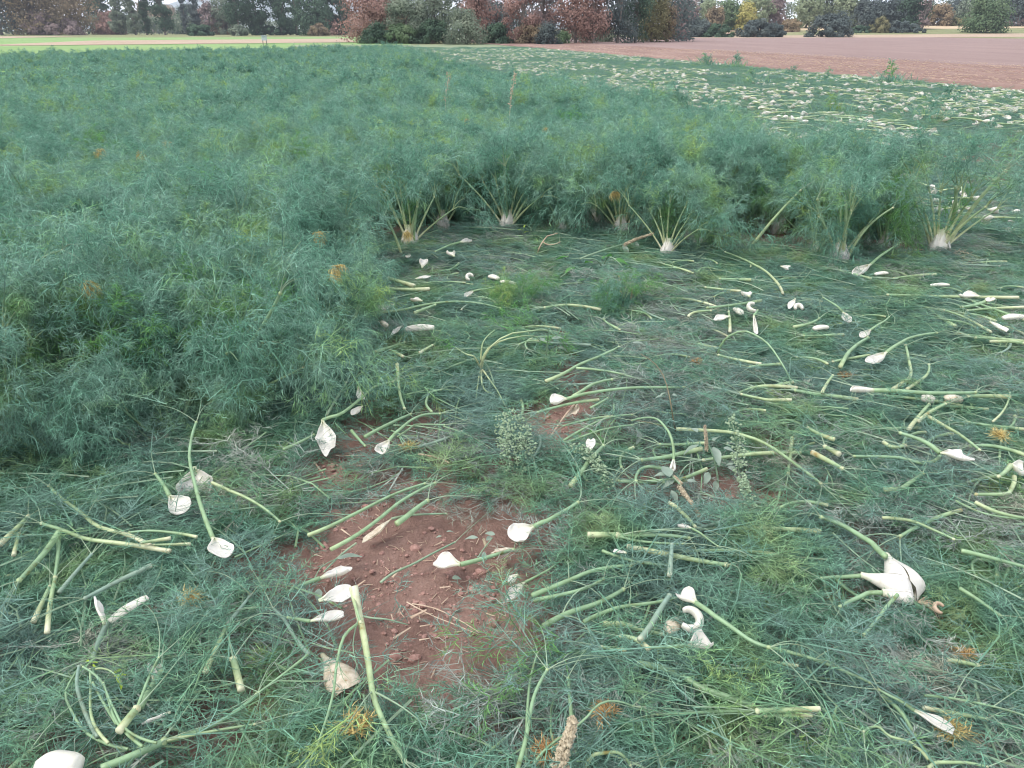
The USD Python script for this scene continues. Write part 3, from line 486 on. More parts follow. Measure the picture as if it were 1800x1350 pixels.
# ---------------------------------------------------------------- the standing fennel
def fennel_parts(rng, cls, style='full', H=0.68, nst=9, n=(6, 5, 5), wf=0.0016, nf=3):
    """One fennel plant under cls: bulb, stalks and a feathery frond on every stalk."""
    bR = rng.uniform(0.052, 0.062) * (1.18 if style == 'open' else 1); b = MB()
    prof = np.array([[0.0, -0.01], [0.55, 0.0], [0.92, 0.02], [1.0, 0.045], [0.86, 0.075], [0.5, 0.10], [0.2, 0.115]])
    th = np.linspace(0, 2 * PI, 15)[:-1]; k = len(th)
    core = np.stack([prof[:, 0, None] * bR * .9 * np.cos(th), prof[:, 0, None] * bR * .72 * np.sin(th), prof[:, 1, None] + 0 * th], -1).reshape(-1, 3)
    i, j = np.meshgrid(np.arange(len(prof) - 1), np.arange(k), indexing='ij'); a = i * k + j; c = i * k + (j + 1) % k
    b.add(core, np.concatenate([np.stack([a, c, c + k], -1).reshape(-1, 3), np.stack([a, c + k, a + k], -1).reshape(-1, 3)]), np.repeat(np.clip(prof[:, 1] / .15, 0, 1) * .8, k))
    yaw0 = rng.uniform(0, PI); stalks = []
    for s in range(nst):
        out = s / max(nst - 1, 1); side = 1 if s % 2 else -1
        az = yaw0 + (0 if side > 0 else PI) + rng.normal() * 0.55
        lean = (0.72 - 0.62 * out) * rng.uniform(0.75, 1.2) if style != 'open' else (0.62 - 0.55 * out) * rng.uniform(0.6, 1.25)
        d = np.array([math.cos(az) * math.sin(lean), math.sin(az) * math.sin(lean), math.cos(lean)])
        p0 = np.array([math.cos(az) * bR * (0.75 - .6 * out), math.sin(az) * bR * (0.75 - .6 * out), 0.055 + 0.03 * out])
        stalks.append((p0, d, lean, az))
        # fleshy sheath of the bulb, hugging the core and running up into its stalk
        v, f, t = scoop(rng, 0.155, bR * rng.uniform(1.5, 1.9), 0.005, 0.009, 100, 0.5, 9, 9, 0.04)
        v = v - [0.155, 0, 0]; v = rot(v, 'y', PI / 2)                # neck up (+z), open side towards the core
        v = v * [1, 1, 1]; v[:, 2] = -v[:, 2] * -1
        v = rot(v, 'y', 0)
        v = np.stack([-(v[:, 0]), v[:, 1], v[:, 2]], 1); v[:, 0] -= v[:, 0].mean() - 0.0
        v[:, 2] = v[:, 2] - v[:, 2].min(); v[:, 0] += bR * (0.62 - .5 * out) - 0.35 * (v[:, 2] / .155) * bR * .5 * (1 - out); v = rot(v, 'z', az) + [0, 0, -0.004]
        b.add(v, f, t)
    for q in range(14):                                               # rootlets
        a0 = rng.uniform(0, 2 * PI); v, f, t = tube([[math.cos(a0) * .02, math.sin(a0) * .02, .0], [math.cos(a0) * .045, math.sin(a0) * .04, -.012], [math.cos(a0) * .07, math.sin(a0) * .06, -.03]], [0.002, .0015, .0006], 3, caps=False); b.add(v, f, 0.1)
    b.build(part(cls, 'bulb'), 'bulb', 50)
    for s, (p0, d, lean, az) in enumerate(stalks):
        Hs = H * rng.uniform(0.62, 1.0); L1 = Hs * ((0.74 if s % 4 == 0 else 0.5) if style != 'open' else 0.60)
        bendv = np.array([math.cos(az), math.sin(az), 0]) * rng.uniform(0.02, 0.22) + rng.normal(size=3) * .05
        u = np.linspace(0, 1, 7)[:, None]; P = p0 + d * L1 * u + bendv * L1 * u ** 2
        sb = MB(); r0 = rng.uniform(0.0065, 0.0095)
        sb.add(*tube(P, np.linspace(r0, r0 * .62, 7), 7)); fb_v, fb_f, nn = [], [], 0
        T = unit(P[-1] - P[-2]); nd = P[-1]
        sb.add(*tube(np.array([nd - T * .006, nd, nd + T * .006]), [r0 * .66, r0 * .95, r0 * .6], 7, t0=0.25, t1=.25))
        heads = []
        for q in range(nf + 1):
            o = unit(np.cross(T, rng.normal(size=3))); an = 0.12 if q == 0 else rng.uniform(0.3, 0.85)
            dd = unit(T * math.cos(an) + o * math.sin(an) + [0, 0, .15]); Lb = Hs * (rng.uniform(0.16, 0.3) if q else 0.24)
            start = nd if q < 2 or style == 'open' else P[rng.integers(4, 6)]
            e = start + dd * Lb; mid = (start + e) / 2 + [0, 0, .015]
            sb.add(*tube(resample([start, mid, e], 4), np.linspace(r0 * .5, .0016, 4), 5, caps=False, t0=.5, t1=1.0))
            heads.append((start + dd * Lb * .35, dd, Lb))
        for (e, dd, Lb) in heads:
            v, f = frond(rng, e + (dd * Lb * .3 if style == 'open' else 0), dd + [0, 0, .1], rng.uniform(0.24, 0.36) * (.85 if style == 'open' else 1) * H / .68, *n, wf=wf, droop=rng.uniform(.1, .3) if style == 'open' else rng.uniform(.15, .5)); fb_v.append(v); fb_f.append(f + nn); nn += len(v)
        if style != 'open':                              # side leaves lower on the stalk
            for q in range(2 if style != 'open' else 1):
                st = P[rng.integers(2, 5)]; o = unit(np.cross(T, rng.normal(size=3)))
                v, f = frond(rng, st, unit(T * .6 + o), rng.uniform(.2, .3), n[0], n[1], max(n[2] - 1, 2), wf=wf, droop=.5); fb_v.append(v); fb_f.append(f + nn); nn += len(v)
        sb.build(part(cls, 'stalk'), 'stalk' if style != 'open' else 'pale_stalk', 40)
        fmesh(part(cls, 'frond'), (np.vstack(fb_v), np.vstack(fb_f)), M['bright' if style == 'bright' and s % 3 == 0 else 'frond'])
    if style == 'open':                                                # the young bright leaf in the heart
        v, f = frond(rng, (0, 0, .09), (rng.normal() * .1, rng.normal() * .1, 1), .3, 7, 5, 4, wf=wf, droop=.0); v[:, :2] *= .7; fmesh(part(cls, 'heart_leaf'), (v, f), M['bright'])
def plant_class(seed, **kw):
    c = klass('fennel_kind'); used[str(c)] = 0; fennel_parts(np.random.default_rng(seed), c, **kw); return c
FULL = [plant_class(40 + i, H=h, nst=ns, n=(5, 5, 3), nf=3, wf=.0018) for i, (h, ns) in enumerate([(0.66, 9), (0.72, 8), (0.60, 9), (0.70, 9)])]
OPEN = [plant_class(60 + i, style='open', H=h, nst=ns, n=(5, 5, 3), nf=2, wf=.0018) for i, (h, ns) in enumerate([(0.70, 9), (0.64, 8)])]
BRIGHT = [plant_class(70, style='bright', H=0.66, nst=8, n=(5, 5, 3), nf=3, wf=.0018)]
rng = np.random.default_rng(5)
BORDER = [(112, 806, 'F', 'low drooping fennel plant nearest the left edge of the pile', .62), (300, 772, 'F', 'low drooping fennel plant above the white cup', .66), (455, 742, 'F', 'low drooping fennel plant left of the clawed leaf base', .66), (20, 788, 'O', 'fennel plant at the far left edge with its white bulb showing', 0.95), (392, 694, 'F', 'fennel plant at the front corner with bent green stalks rising from its base', 1.0), (205, 770, 'F', 'drooping fennel plant between the left bulb and the front corner plant', 0.85),
          (722, 437, 'O', 'upright fennel plant with cracked white bulb beside the notch corner, leftmost of the back row', 0.92), (892, 410, 'O', 'fennel plant with a small round white bulb in the middle of the back row', 1.0),
          (1090, 418, 'O', 'fennel plant behind the lying seed head in the back row', 0.95), (1172, 455, 'O', 'fennel plant with a broad fibrous bulb right of the lying seed head', 0.78),
          (1268, 408, 'O', 'fennel plant with many slim stalks and hidden bulb, back row', 0.95), (1470, 466, 'O', 'fennel plant with split bulb and bright inner leaves in the back row', 0.98), (1646, 452, 'O', 'last fennel plant at the right corner with a cracked round bulb', 1.05),
          (568, 690, 'F', 'fennel plant at the right corner of the front row', 0.8), (578, 560, 'F', 'fennel plant leaning over the harvested notch', 0.85)]
bpos = []
for i, (u, v, k, lab, s) in enumerate(BORDER):
    p = gp(u, v); bpos.append(p); kind = FULL[i % 4] if k == 'F' else OPEN[i % 2]
    thing('fennel_plant', lab, 'fennel plant', (p[0], p[1], -.02 if u < 30 else -.10 if k == 'F' else 0.012), rng.uniform(0, 6.28), s * (1.0 if k == 'F' else 1.12), proto=kind)
bpos = np.array(bpos)
C, R = np.meshgrid(-0.2 + 0.42 * np.arange(-70, 11), np.arange(1.0, 50, 0.25), indexing='ij')
C = (C + rng.normal(size=C.shape) * .05).ravel(); R = (R + rng.normal(size=R.shape) * .06).ravel()
ok = standing(C, R); C, R = C[ok], R[ok]; P = C[:, None] * EC + R[:, None] * ER
D = np.hypot(P[:, 0], P[:, 1]); px = to_px(P); dz = (P - [0, 0, CAM_H]) @ CF
vis = (dz > 0.8) & (np.abs(px[:, 0] - 900) < 900 + 700 / dz * 1.3 + 60) & (px[:, 1] < 1500)
hole = (rng.uniform(size=len(P)) > .06) & ~((C > -.35) & (C < .42) & (R > 4.5) & (R < 5.5)); far_from_border = hole & (np.linalg.norm(P[:, None, :2] - bpos[None, :, :2], axis=2).min(1) > 0.17) & (np.linalg.norm(P[:, :2] - gp(715, 445)[:2], axis=1) > .46)
bc, br = to_cr(bpos); brow = br > 4.2
for cb, rb in zip(bc[brow], br[brow]): far_from_border &= ~((np.abs(C - cb) < .24) & (R < rb + .14))
P, D, C, R = P[vis & far_from_border], D[vis & far_from_border], C[vis & far_from_border], R[vis & far_from_border]
o = np.argsort(D); P, D, C, R = P[o], D[o], C[o], R[o]
NIND = 288
for i in range(NIND):
    left = C[i] < -0.05; kind = BRIGHT[0] if rng.uniform() < 0.1 else FULL[rng.integers(4)]
    lab, grp = ('feathery blue-green fennel plant in the dense stand on the left', 'fennel plants of the dense left stand') if left else ('feathery blue-green fennel plant in the stand behind the back row of bulbs', 'fennel plants behind the back row of bulbs')
    thing('fennel_plant', lab, 'fennel plant', (P[i, 0], P[i, 1], -.01), rng.uniform(0, 6.28), rng.uniform(0.78, 1.14) * (0.92 if R[i] < 3.4 else 1), group=grp, proto=kind)
# the rest of the crop: single plants in the middle distance, groups of plants far away
def merged_plant(seed, H, nst, n, wf, nf, off=(0, 0)):
    rng = np.random.default_rng(seed); V, F, sb, m = [], [], MB(), 0
    for s in range(nst):
        az = rng.uniform(0, 2 * PI); lean = rng.uniform(.05, .7); d = np.array([math.cos(az) * math.sin(lean), math.sin(az) * math.sin(lean), math.cos(lean)]); Hs = H * rng.uniform(.62, 1)
        P_ = np.array([off[0], off[1], .05]) + d * (Hs * .55) * np.linspace(0, 1, 3)[:, None]
        sb.add(*tube(P_, [.008, .006, .004], 4, caps=False, t0=.2))
        for q in range(nf):
            o_ = rng.normal(size=3); dd = unit(d + o_ * .35 + [0, 0, .2]); st = P_[-1] - d * Hs * .12 * q
            if q < 2: sb.add(*tube(np.array([st, st + dd * .2]), [.003, .0018], 3, caps=False, t0=.5))
            v, f = frond(rng, st + dd * .08, dd, rng.uniform(.26, .38) * H / .68, *n, wf=wf, droop=rng.uniform(.15, .5)); V.append(v); F.append(f + m); m += len(v)
    return np.vstack(V), np.vstack(F), sb
def proto_under(pi, name, V, F, sb, m='frond'):
    x = UsdGeom.Xform.Define(stage, f'{pi}/{name}'); fmesh(f'{pi}/{name}/fronds', (V, F), M[m])
    if sb is not None: sb.build(f'{pi}/{name}/stalks', 'stalk')
    return f'{pi}/{name}'
NEAR2 = 13.5
UsdGeom.PointInstancer.Define(stage, '/World/fennel_crop')
pr = [proto_under('/World/fennel_crop', f'plant_{"abc"[i]}', *merged_plant(80 + i, .63, 8, (6, 4, 3), .0026, 4)) for i in range(3)]
sel = (np.arange(len(P)) >= NIND) & (D < NEAR2); n = sel.sum()
tag(instancer('/World/fennel_crop', pr, P[sel], rng.uniform(0, 6.28, n), rng.uniform(.72, 1.22, n), rng.integers(0, 3, n), tilt=rng.normal(size=(n, 2)) * .12), 'feathery fennel crop standing behind the nearest plants', 'crop', kind='stuff')
UsdGeom.PointInstancer.Define(stage, '/World/far_fennel_crop'); fp = []
for i in range(3):
    r2 = np.random.default_rng(90 + i); V, F, sb, m = [], [], MB(), 0
    for q in range(12):
        v, f, s_ = merged_plant(100 + 20 * i + q, 0.58 * r2.uniform(.85, 1.12), 5, (5, 3, 2), .0068, 3, (r2.uniform(-.55, .55), r2.uniform(-.55, .55))); V.append(v); F.append(f + m); m += len(v)
        vv, ff, tt = s_.arrays(); sb.add(vv, ff, tt)
    fp.append(proto_under('/World/far_fennel_crop', f'clump_{"abc"[i]}', np.vstack(V), np.vstack(F), sb))
c2, r2_ = np.meshgrid(np.arange(-45, 4.2, .92), np.arange(8, 50, .92), indexing='ij'); c2 = (c2 + rng.normal(size=c2.shape) * .12).ravel(); r2_ = (r2_ + rng.normal(size=r2_.shape) * .12).ravel()
pp = c2[:, None] * EC + r2_[:, None] * ER; dd_ = np.hypot(pp[:, 0], pp[:, 1]); qx = to_px(pp)[:, 0]
k = standing(c2 + .35, r2_) & (rng.uniform(size=len(c2)) > .05) & (dd_ > NEAR2 - .3) & (np.abs(qx - 900) < 1080); pp = pp[k]; n = len(pp)
tag(instancer('/World/far_fennel_crop', fp, pp, rng.uniform(0, 6.28, n), rng.uniform(.75, 1.1, n), rng.integers(0, 3, n), tilt=rng.normal(size=(n, 2)) * .1), 'distant fennel crop running to the meadow', 'crop', kind='stuff')

# ---------------------------------------------------------------- cut fronds matted over the harvested ground
def flow(x, y):
    """Direction in which the mown tops lie at a place."""
    p = np.stack([x * .8, y * .8, 0 * x], -1); return PI + 0.35 + 2.6 * (meshkit.fbm(p, 2, 31) - .5) + np.where(x < -.2, 1.2 * np.sin(3 * y), 0)
def lying(r3, wf=.0018, n=(5, 5, 4), L=None):
    """One cut frond pressed flat, with a thin stem: vertices, triangles, stem."""
    V, F, m = [], [], 0
    for q in range(2):
        v, f = frond(r3, (0, 0, 0), (1, r3.normal() * .3, .05), r3.uniform(.26, .38), *n, wf=wf, droop=0.0, flat=0.28); v = v - [.15, 0, 0]; v[:, 2] += .012 * q + 0.05 * (v[:, 0] ** 2 + v[:, 1] ** 2); V.append(v); F.append(f + m); m += len(v)
    pts = np.array([[-.2, .01, .01], [-.05, 0, .02], [.12, .02, .012]]) + r3.normal(size=(3, 3)) * [.01, .03, .004]
    return np.vstack(V), np.vstack(F), tube(resample(pts, 5), np.linspace(.0032, .0012, 5), 4, caps=False, t0=.55)
UsdGeom.PointInstancer.Define(stage, '/World/fennel_litter'); lp = []
for i in range(8):                                                    # single fronds, for the edges of the bare patches
    v, f, st = lying(np.random.default_rng(200 + i)); sb = MB().add(*st)
    lp.append(proto_under('/World/fennel_litter', f'frond_{"abcdefgh"[i]}', v, f, sb, 'litter' if i < 5 else 'frond' if i < 6 else 'grey_litter'))
TILE = 0.5
for i in range(5):                                                    # whole pieces of the mat
    r3 = np.random.default_rng(220 + i); x = UsdGeom.Xform.Define(stage, f'/World/fennel_litter/mat_{"abcde"[i]}'); G = {'litter': [[], [], 0], 'grey_litter': [[], [], 0], 'frond': [[], [], 0]}; sb = MB()
    for q in range(40):
        v, f, (tv, tf, tt) = lying(r3); a = r3.normal() * .75; s = r3.uniform(.6, 1.1); off = np.array([r3.uniform(-.5, .5) * TILE, r3.uniform(-.5, .5) * TILE, r3.uniform(.006, .055)])
        tl = r3.normal() * .12; g = G['grey_litter' if r3.uniform() < (.05, .16, .03, .34, .05)[i] else 'frond' if r3.uniform() < .25 else 'litter']
        g[0].append(rot(rot(v * s, 'x', tl), 'z', a) + off); g[1].append(f + g[2]); g[2] += len(v)
        if q % 4: sb.add(rot(tv * s, 'z', a) + off + [0, 0, .012], tf, tt)
    for k_, (V, F, m) in G.items():
        if m: fmesh(f'/World/fennel_litter/mat_{"abcde"[i]}/{k_}', (np.vstack(V), np.vstack(F)), M[k_])
    sb.build(f'/World/fennel_litter/mat_{"abcde"[i]}/stems', 'branch'); lp.append(f'/World/fennel_litter/mat_{"abcde"[i]}')
rng = np.random.default_rng(17)
gx, gy = np.meshgrid(np.arange(-6, 6.2, TILE * .92), np.arange(.75, 7.6, TILE * .92), indexing='ij'); cell = np.stack([gx.ravel(), gy.ravel(), 0 * gx.ravel()], 1); cell[:, :2] += rng.normal(size=(len(cell), 2)) * .04
c_, r_ = to_cr(cell); inside = standing(c_ + .12, r_ - .15) & standing(c_ - .12, r_ - .15)
cell = cell[(np.abs(cell[:, 0]) < .78 * cell[:, 1] + .6) & ~inside]
h = TILE * .5; corners = np.array([[0, 0, 0], [h, h, 0], [-h, h, 0], [h, -h, 0], [-h, -h, 0], [h, 0, 0], [-h, 0, 0], [0, h, 0], [0, -h, 0]])
near_bare = np.array([bare(c + corners * 1.8, 1.12).any() for c in cell])
tiles, holes = cell[~near_bare], cell[near_bare]
pt = (holes[:, None] + np.stack([rng.uniform(-h, h, (len(holes), 42)), rng.uniform(-h, h, (len(holes), 42)), np.zeros((len(holes), 42))], -1)).reshape(-1, 3)
fdir = flow(pt[:, 0], pt[:, 1]) + rng.normal(size=len(pt)) * .75; ux = np.stack([np.cos(fdir), np.sin(fdir), 0 * fdir], 1); uy = np.stack([-np.sin(fdir), np.cos(fdir), 0 * fdir], 1)
hit = np.zeros(len(pt))
for a_ in (-.17, -.08, 0, .09, .18, .25):
    for b_ in (-.07, 0, .07): hit += bare(pt + ux * a_ + uy * b_, .97)
keep = (hit == 0) | ((hit < 3) & (rng.uniform(size=len(pt)) < .35))
pt, fdir = pt[keep], fdir[keep]; n = len(pt)
pt[:, 2] = rng.uniform(0.006, 0.05, n) * np.where(bare(pt, 1.35), .45, 1)
gsel = meshkit.fbm(tiles * 1.3 + 7, 3, 12); ti = np.where(gsel > .58, 8 + 3, np.where(gsel > .52, 8 + 1, rng.choice([8, 10, 12], len(tiles))))
print('litter', n, len(tiles))
tag(instancer('/World/fennel_litter', lp, np.vstack([pt, tiles]), np.concatenate([fdir, flow(tiles[:, 0], tiles[:, 1])]), np.concatenate([rng.uniform(.6, 1.1, n), rng.uniform(.95, 1.1, len(tiles))]),
              np.concatenate([rng.choice([0, 1, 2, 3, 4, 5, 6, 7], n), ti]), tilt=np.vstack([rng.normal(size=(n, 2)) * .12, rng.normal(size=(len(tiles), 2)) * .02])), 'matted feathery cut fennel fronds over the red soil', 'litter', kind='stuff')
# the same mat farther off, in patches, over the harvested strip
UsdGeom.PointInstancer.Define(stage, '/World/far_litter'); fp = []
for i in range(3):
    r3 = np.random.default_rng(230 + i); V, F, sb, m = [], [], MB(), 0
    for q in range(46):
        v, f = frond(r3, (0, 0, 0), (1, 0, .1), r3.uniform(.25, .4), 4, 4, 3, wf=.0036, droop=0, flat=.4, fil=1.25); a = PI + r3.normal() * .7; v = rot(v, 'z', a) + [r3.uniform(-.6, .6), r3.uniform(-.6, .6), r3.uniform(.01, .08)]; V.append(v); F.append(f + m); m += len(v)
        if q < 5:
            a = r3.normal() * .8; c0 = np.array([r3.uniform(-.6, .6), r3.uniform(-.6, .6), r3.uniform(.05, .1)]); d_ = np.array([math.cos(a), math.sin(a), r3.normal() * .05]); sb.add(*tube(np.array([c0, c0 + d_ * r3.uniform(.12, .4)]), [.006, .004], 4, t0=.35))
    fp.append(proto_under('/World/far_litter', f'patch_{"abc"[i]}', np.vstack(V), np.vstack(F), sb, 'litter'))
c2, r2_ = np.meshgrid(np.arange(4.3, C_PLOUGH - .2, .8), np.arange(3.2, 70, .8), indexing='ij'); c2 = (c2 + rng.normal(size=c2.shape) * .1).ravel(); r2_ = (r2_ + rng.normal(size=r2_.shape) * .1).ravel()
pp = c2[:, None] * EC + r2_[:, None] * ER; pq = to_px(pp); k = (np.hypot(pp[:, 0], pp[:, 1]) > 6.6) & (pq[:, 0] < 2050) & (rng.uniform(size=len(pp)) < np.interp(r2_, [40, 70], [1, .5])); pp = pp[k]; n = len(pp)
pp[:, 2] = .01
tag(instancer('/World/far_litter', fp, pp, rng.normal(size=n) * .5, rng.uniform(.9, 1.15, n), rng.integers(0, 3, n)), 'mown fennel tops covering the harvested strip', 'litter', kind='stuff')
# ---------------------------------------------------------------- what the harvest left lying: stalks, bulb pieces, weeds
SEED = [0]
def nxt(): SEED[0] += 1; return np.random.default_rng(5000 + SEED[0])
def local_part(t, name, mb, m, o, smooth_=True): 
    mb.v = [v - o for v in mb.v]; return mb.build(part(t, name), m, smooth_)
def add_branches(t, rng, o, end, T, r, nb, spread=0.6, Lb=(.10, .24), m='litter', fn=(4, 4, 4), zmin=.035):
    """Thin curved branches from the node at a stalk's tip, each with its feathery frond."""
    for k in range(nb):
        a = spread * (k - (nb - 1) / 2) / max(nb - 1, 1) * 2 + rng.normal() * .25; d = unit(rot(T * [1, 1, .3], 'z', a)); L = rng.uniform(*Lb)
        sidev = np.array([-d[1], d[0], 0]) * rng.normal() * .2; q1 = end + (d + sidev * .5) * L * .45 + [0, 0, rng.uniform(.0, .03)]; q2 = end + (d + sidev * 1.5) * L; q2[2] = max(zmin, q2[2] - .01); q1[2] = max(q1[2], zmin)
        P = resample([end, q1, q2], 8); rb = max(r * rng.uniform(.2, .34), .0012)
        local_part(t, 'branch', MB().add(*tube(P, np.linspace(rb, rb * .4, 8), 6, t0=.15, caps=False)), 'branch', o)
        if fn and not bare(np.array([P[3] + (P[-1] - P[3]) * q + np.array([w * (P[-1] - P[3])[1], -w * (P[-1] - P[3])[0], 0]) for q in (0, .5, 1, 1.6, 2.2, 3) for w in (-.7, 0, .7)]), .97).any():
            v, f = frond(rng, P[4], unit(P[-1] - P[3]) * [1, 1, .2], rng.uniform(.18, .30), *fn, wf=.0015, droop=0, flat=.35)
            v[:, 2] = np.maximum(v[:, 2] + .01, .01); local_part(t, 'frond', MB().add(v, f), m, o, False)
def stalk_path(pts, z):
    z = np.asarray(z, float); z = np.where(z > .06, z + .012, z)
    zz = np.broadcast_to(np.asarray(z, float), (len(pts),)); return np.array([gp(u, v, q) for (u, v), q in zip(pts, zz)])
def stalk_mesh(P, dpx, rng, t0=0.0, taper=.66, n=14, sides=10, flat=1.0):
    r = dpx * depth(P[0]) / FPX / 2; Q = resample(P, n); R = np.linspace(r, r * taper, n); mb = MB().add(*tube(Q, R, sides, 5, t0=t0, seed=rng.uniform(0, 6), flat=flat)); T = unit(Q[-1] - Q[-2])
    mb.add(*tube(np.array([Q[-1] - T * r * .9, Q[-1], Q[-1] + T * r * .6]), [r * taper, r * taper * 1.3, r * taper * .7], 8, t0=.12, t1=.2)); return mb, r, Q, T
def ST(label, pts, dpx, z=.085, nb=3, m='stalk', t0=0.0, fn=(4, 4, 4), lm='litter', taper=.66, spread=.6, Lb=(.10, .24), mids=(), group=None):
    rng = nxt(); P = stalk_path(pts, z); o = P[0] * [1, 1, 0]; t = thing('cut_stalk', label, 'fennel stalk', o, group=group)
    mb, r, Q, T = stalk_mesh(P, dpx, rng, t0, taper); local_part(t, 'stalk', mb, m, o)
    if nb: add_branches(t, rng, o, Q[-1], T, r * taper, nb, spread, Lb, lm, fn)
    for s in mids:                                                    # side branches at nodes along the stalk
        i = int(s * 13); add_branches(t, rng, o, Q[i], unit(Q[min(i + 1, 13)] - Q[max(i - 1, 0)]), r, 2, .8, (.08, .2), lm, fn)
    return t
def CUP(label, neck, tip, wpx, stalk=None, d=7, roll=0.0, pitch=0.0, od=95, flat=.8, th=.007, z=.07, m='bulb', ragged=.12, nb=2, sm='stalk', name='bulb_piece', zs=None, fn=(4, 4, 4), t0=.3, lm='litter'):
    """A cut white leaf base lying with or without its stalk."""
    rng = nxt(); up = .03 if z >= .065 else 0.0; z = z + up; zs = None if zs is None else [q + up for q in zs]
    N, O = gp(*neck, z), gp(*tip, z); L = np.linalg.norm(O - N); dep = depth(N)
    L = min(L, 1.1 * math.dist(neck, tip) * dep / FPX) if pitch < -.12 else L; Wd = wpx * dep / FPX; yaw = math.atan2(O[1] - N[1], O[0] - N[0])
    o = N * [1, 1, 0]; t = thing(name, label, 'fennel bulb', o); rs = d * dep / FPX / 2
    v, f, tt = scoop(rng, L, Wd, th, max(rs, .004), od, flat, 14, 13, ragged); zc = Wd / 2 * flat
    v = rot(v - [0, 0, zc], 'x', roll); v = rot(v, 'y', pitch); v = rot(v, 'z', yaw); v = v + N; v[:, 2] += max(0, .012 - v[:, 2].min())
    local_part(t, 'leaf_base', MB().add(v, f, tt), m, o)
    if stalk:
        P = stalk_path([neck] + list(stalk), z if zs is None else zs); P[0] = N - 0 * P[0]; mb, r, Q, T = stalk_mesh(P, d, rng, t0, .62); local_part(t, 'stalk', mb, sm, o)
        if nb: add_branches(t, rng, o, Q[-1], T, r * .6, nb, .7, (.1, .25), lm, fn)
    return t
def RING(label, c, dia, a0, sweep, thick, z=.07, tilt=(0, 0), m='bulb', hgt=1.5):
    """A curved slice of a bulb layer, a crescent that tapers to its ends. Angles in the ground plane from +x."""
    rng = nxt(); z = z + .03; p = gp(*c, z); s = depth(p) / FPX; R = dia * s / 2; a = np.radians(a0 + np.linspace(0, sweep, 18)); r = thick * s / 2 * (0.3 + .7 * np.sin(np.linspace(.15, PI - .15, 18)) ** .6)
    v, f, tt = tube(np.stack([np.cos(a) * (R - thick * s / 2), np.sin(a) * (R - thick * s / 2) * 1.12, 0 * a], 1), r, 10); v[:, 2] *= hgt; v = rot(rot(v, 'x', tilt[0]), 'y', tilt[1])
    o = p * [1, 1, 0]; t = thing('bulb_slice', label, 'bulb slice', o); local_part(t, 'slice', MB().add(v + p, f, tt * .3), m, o); return t
def LOG(label, a, b, wpx, z=.065, m='bulb', bulge=1.0, flat=.7, t0=0, t1=.5, name='bulb_piece', cat='fennel bulb'):
    rng = nxt(); z = z + .025; A, B = gp(*a, z), gp(*b, z); w = wpx * depth(A) / FPX / 2; u = np.linspace(0, 1, 12); R = w * (0.45 + .55 * np.sin(PI * (u * .82 + .09)) ** .7 * bulge) * (1 + .05 * np.sin(9 * u + rng.uniform(0, 6)))
    P = A + (B - A) * u[:, None] + np.array([0, 0, .004]) * np.sin(PI * u)[:, None]; v, f, tt = tube(P, R, 12, 4, t0=t0, t1=t1, flat=flat, seed=rng.uniform(0, 6))
    o = A * [1, 1, 0]; t = thing(name, label, cat, o); local_part(t, 'flesh', MB().add(v, f, tt), m, o); return t

# --- lower left pile
ST('creamy fennel stalk lying across the left pile, cut end beside the white cup', [(299, 969), (219, 956), (156, 948), (108, 931), (73, 920)], 9, .10, 3, 'pale_stalk')
ST('long green fennel stalk slanting down from the left edge into the pile', [(264, 959), (227, 941), (176, 927), (141, 900), (111, 878), (86, 854)], 8, [.10, .10, .095, .09, .09, .10], 3, 'pale_stalk', mids=(.55,))
ST('slim fennel stalk arching just left of the white cup', [(346, 944), (302, 936), (264, 933), (227, 936)], 6, .10, 1)
ST('short pale stalk butt lying on the creamy stalk', [(300, 946), (274, 950), (248, 954)], 7, .12, 0, 'pale_stalk')
ST('pale stalk butt right under the creamy stalk', [(335, 956), (305, 957), (270, 958)], 6, .085, 1, 'pale_stalk')
ST('thick ribbed fennel stalk slanting to the left edge with a white node', [(103, 936), (70, 981), (33, 1021)], 11, .11, 2, 'stalk', .25, spread=.4)
ST('green fennel stalk hanging below the thick ribbed stalk', [(103, 940), (102, 971), (96, 1014)], 7, .09, 1, 'stalk', .4)
ST('cut stalk with creamy lower end standing out left of the white crescent', [(83, 1112), (88, 1062), (97, 1015)], 10, .09, 3, 'pale_stalk')
ST('short stalk with creamy end beside the left crescent stalk', [(59, 1093), (73, 1062), (88, 1031)], 10, .075, 1, 'pale_stalk')
ST('blue-green stalk with a white node between two left stalks', [(103, 1042), (133, 1006), (161, 974)], 8, .085, 3, 'blue_stalk', .2)
ST('straight blue-green cut stalk above the white crescent', [(266, 994), (209, 1021), (149, 1052)], 9, .10, 3, 'blue_stalk')
ST('pale fennel stalk at the left edge under feathery fronds', [(0, 957), (25, 933), (50, 908)], 11, .085, 2, 'pale_stalk')
ST('stubby pale stalk hanging from the left edge stalk', [(24, 976), (33, 938)], 8, .08, 1, 'pale_stalk')
ST('thin stalk running in from the left edge behind the ribbed stalk', [(0, 1014), (40, 1010), (82, 1007)], 7, .06, 1)
LOG('white leafy bulb stem lying in the fronds right of the white crescent', (258, 1050), (193, 1092), 19, .085, 'bulb', 1.0, .6, 0, .55)
ST('blue-green stalk running down from the white bulb stem', [(191, 1092), (176, 1122), (164, 1156)], 11, .08, 3, 'blue_stalk', .5)
CUP('white crescent-shaped piece of bulb standing on edge in the left pile', (183, 1098), (179, 1050), 22, None, roll=1.2, pitch=-.5, od=80, z=.10)
CUP('white cup-shaped leaf base with a green stalk rising to the fronds, left of centre', (374, 945), (398, 974), 44, [(355, 895), (342, 848), (333, 795), (345, 742)], 8, -.25, -.1, 88, .6, z=.11, zs=[.11, .12, .14, .17, .2], nb=3, ragged=.05, lm='frond')
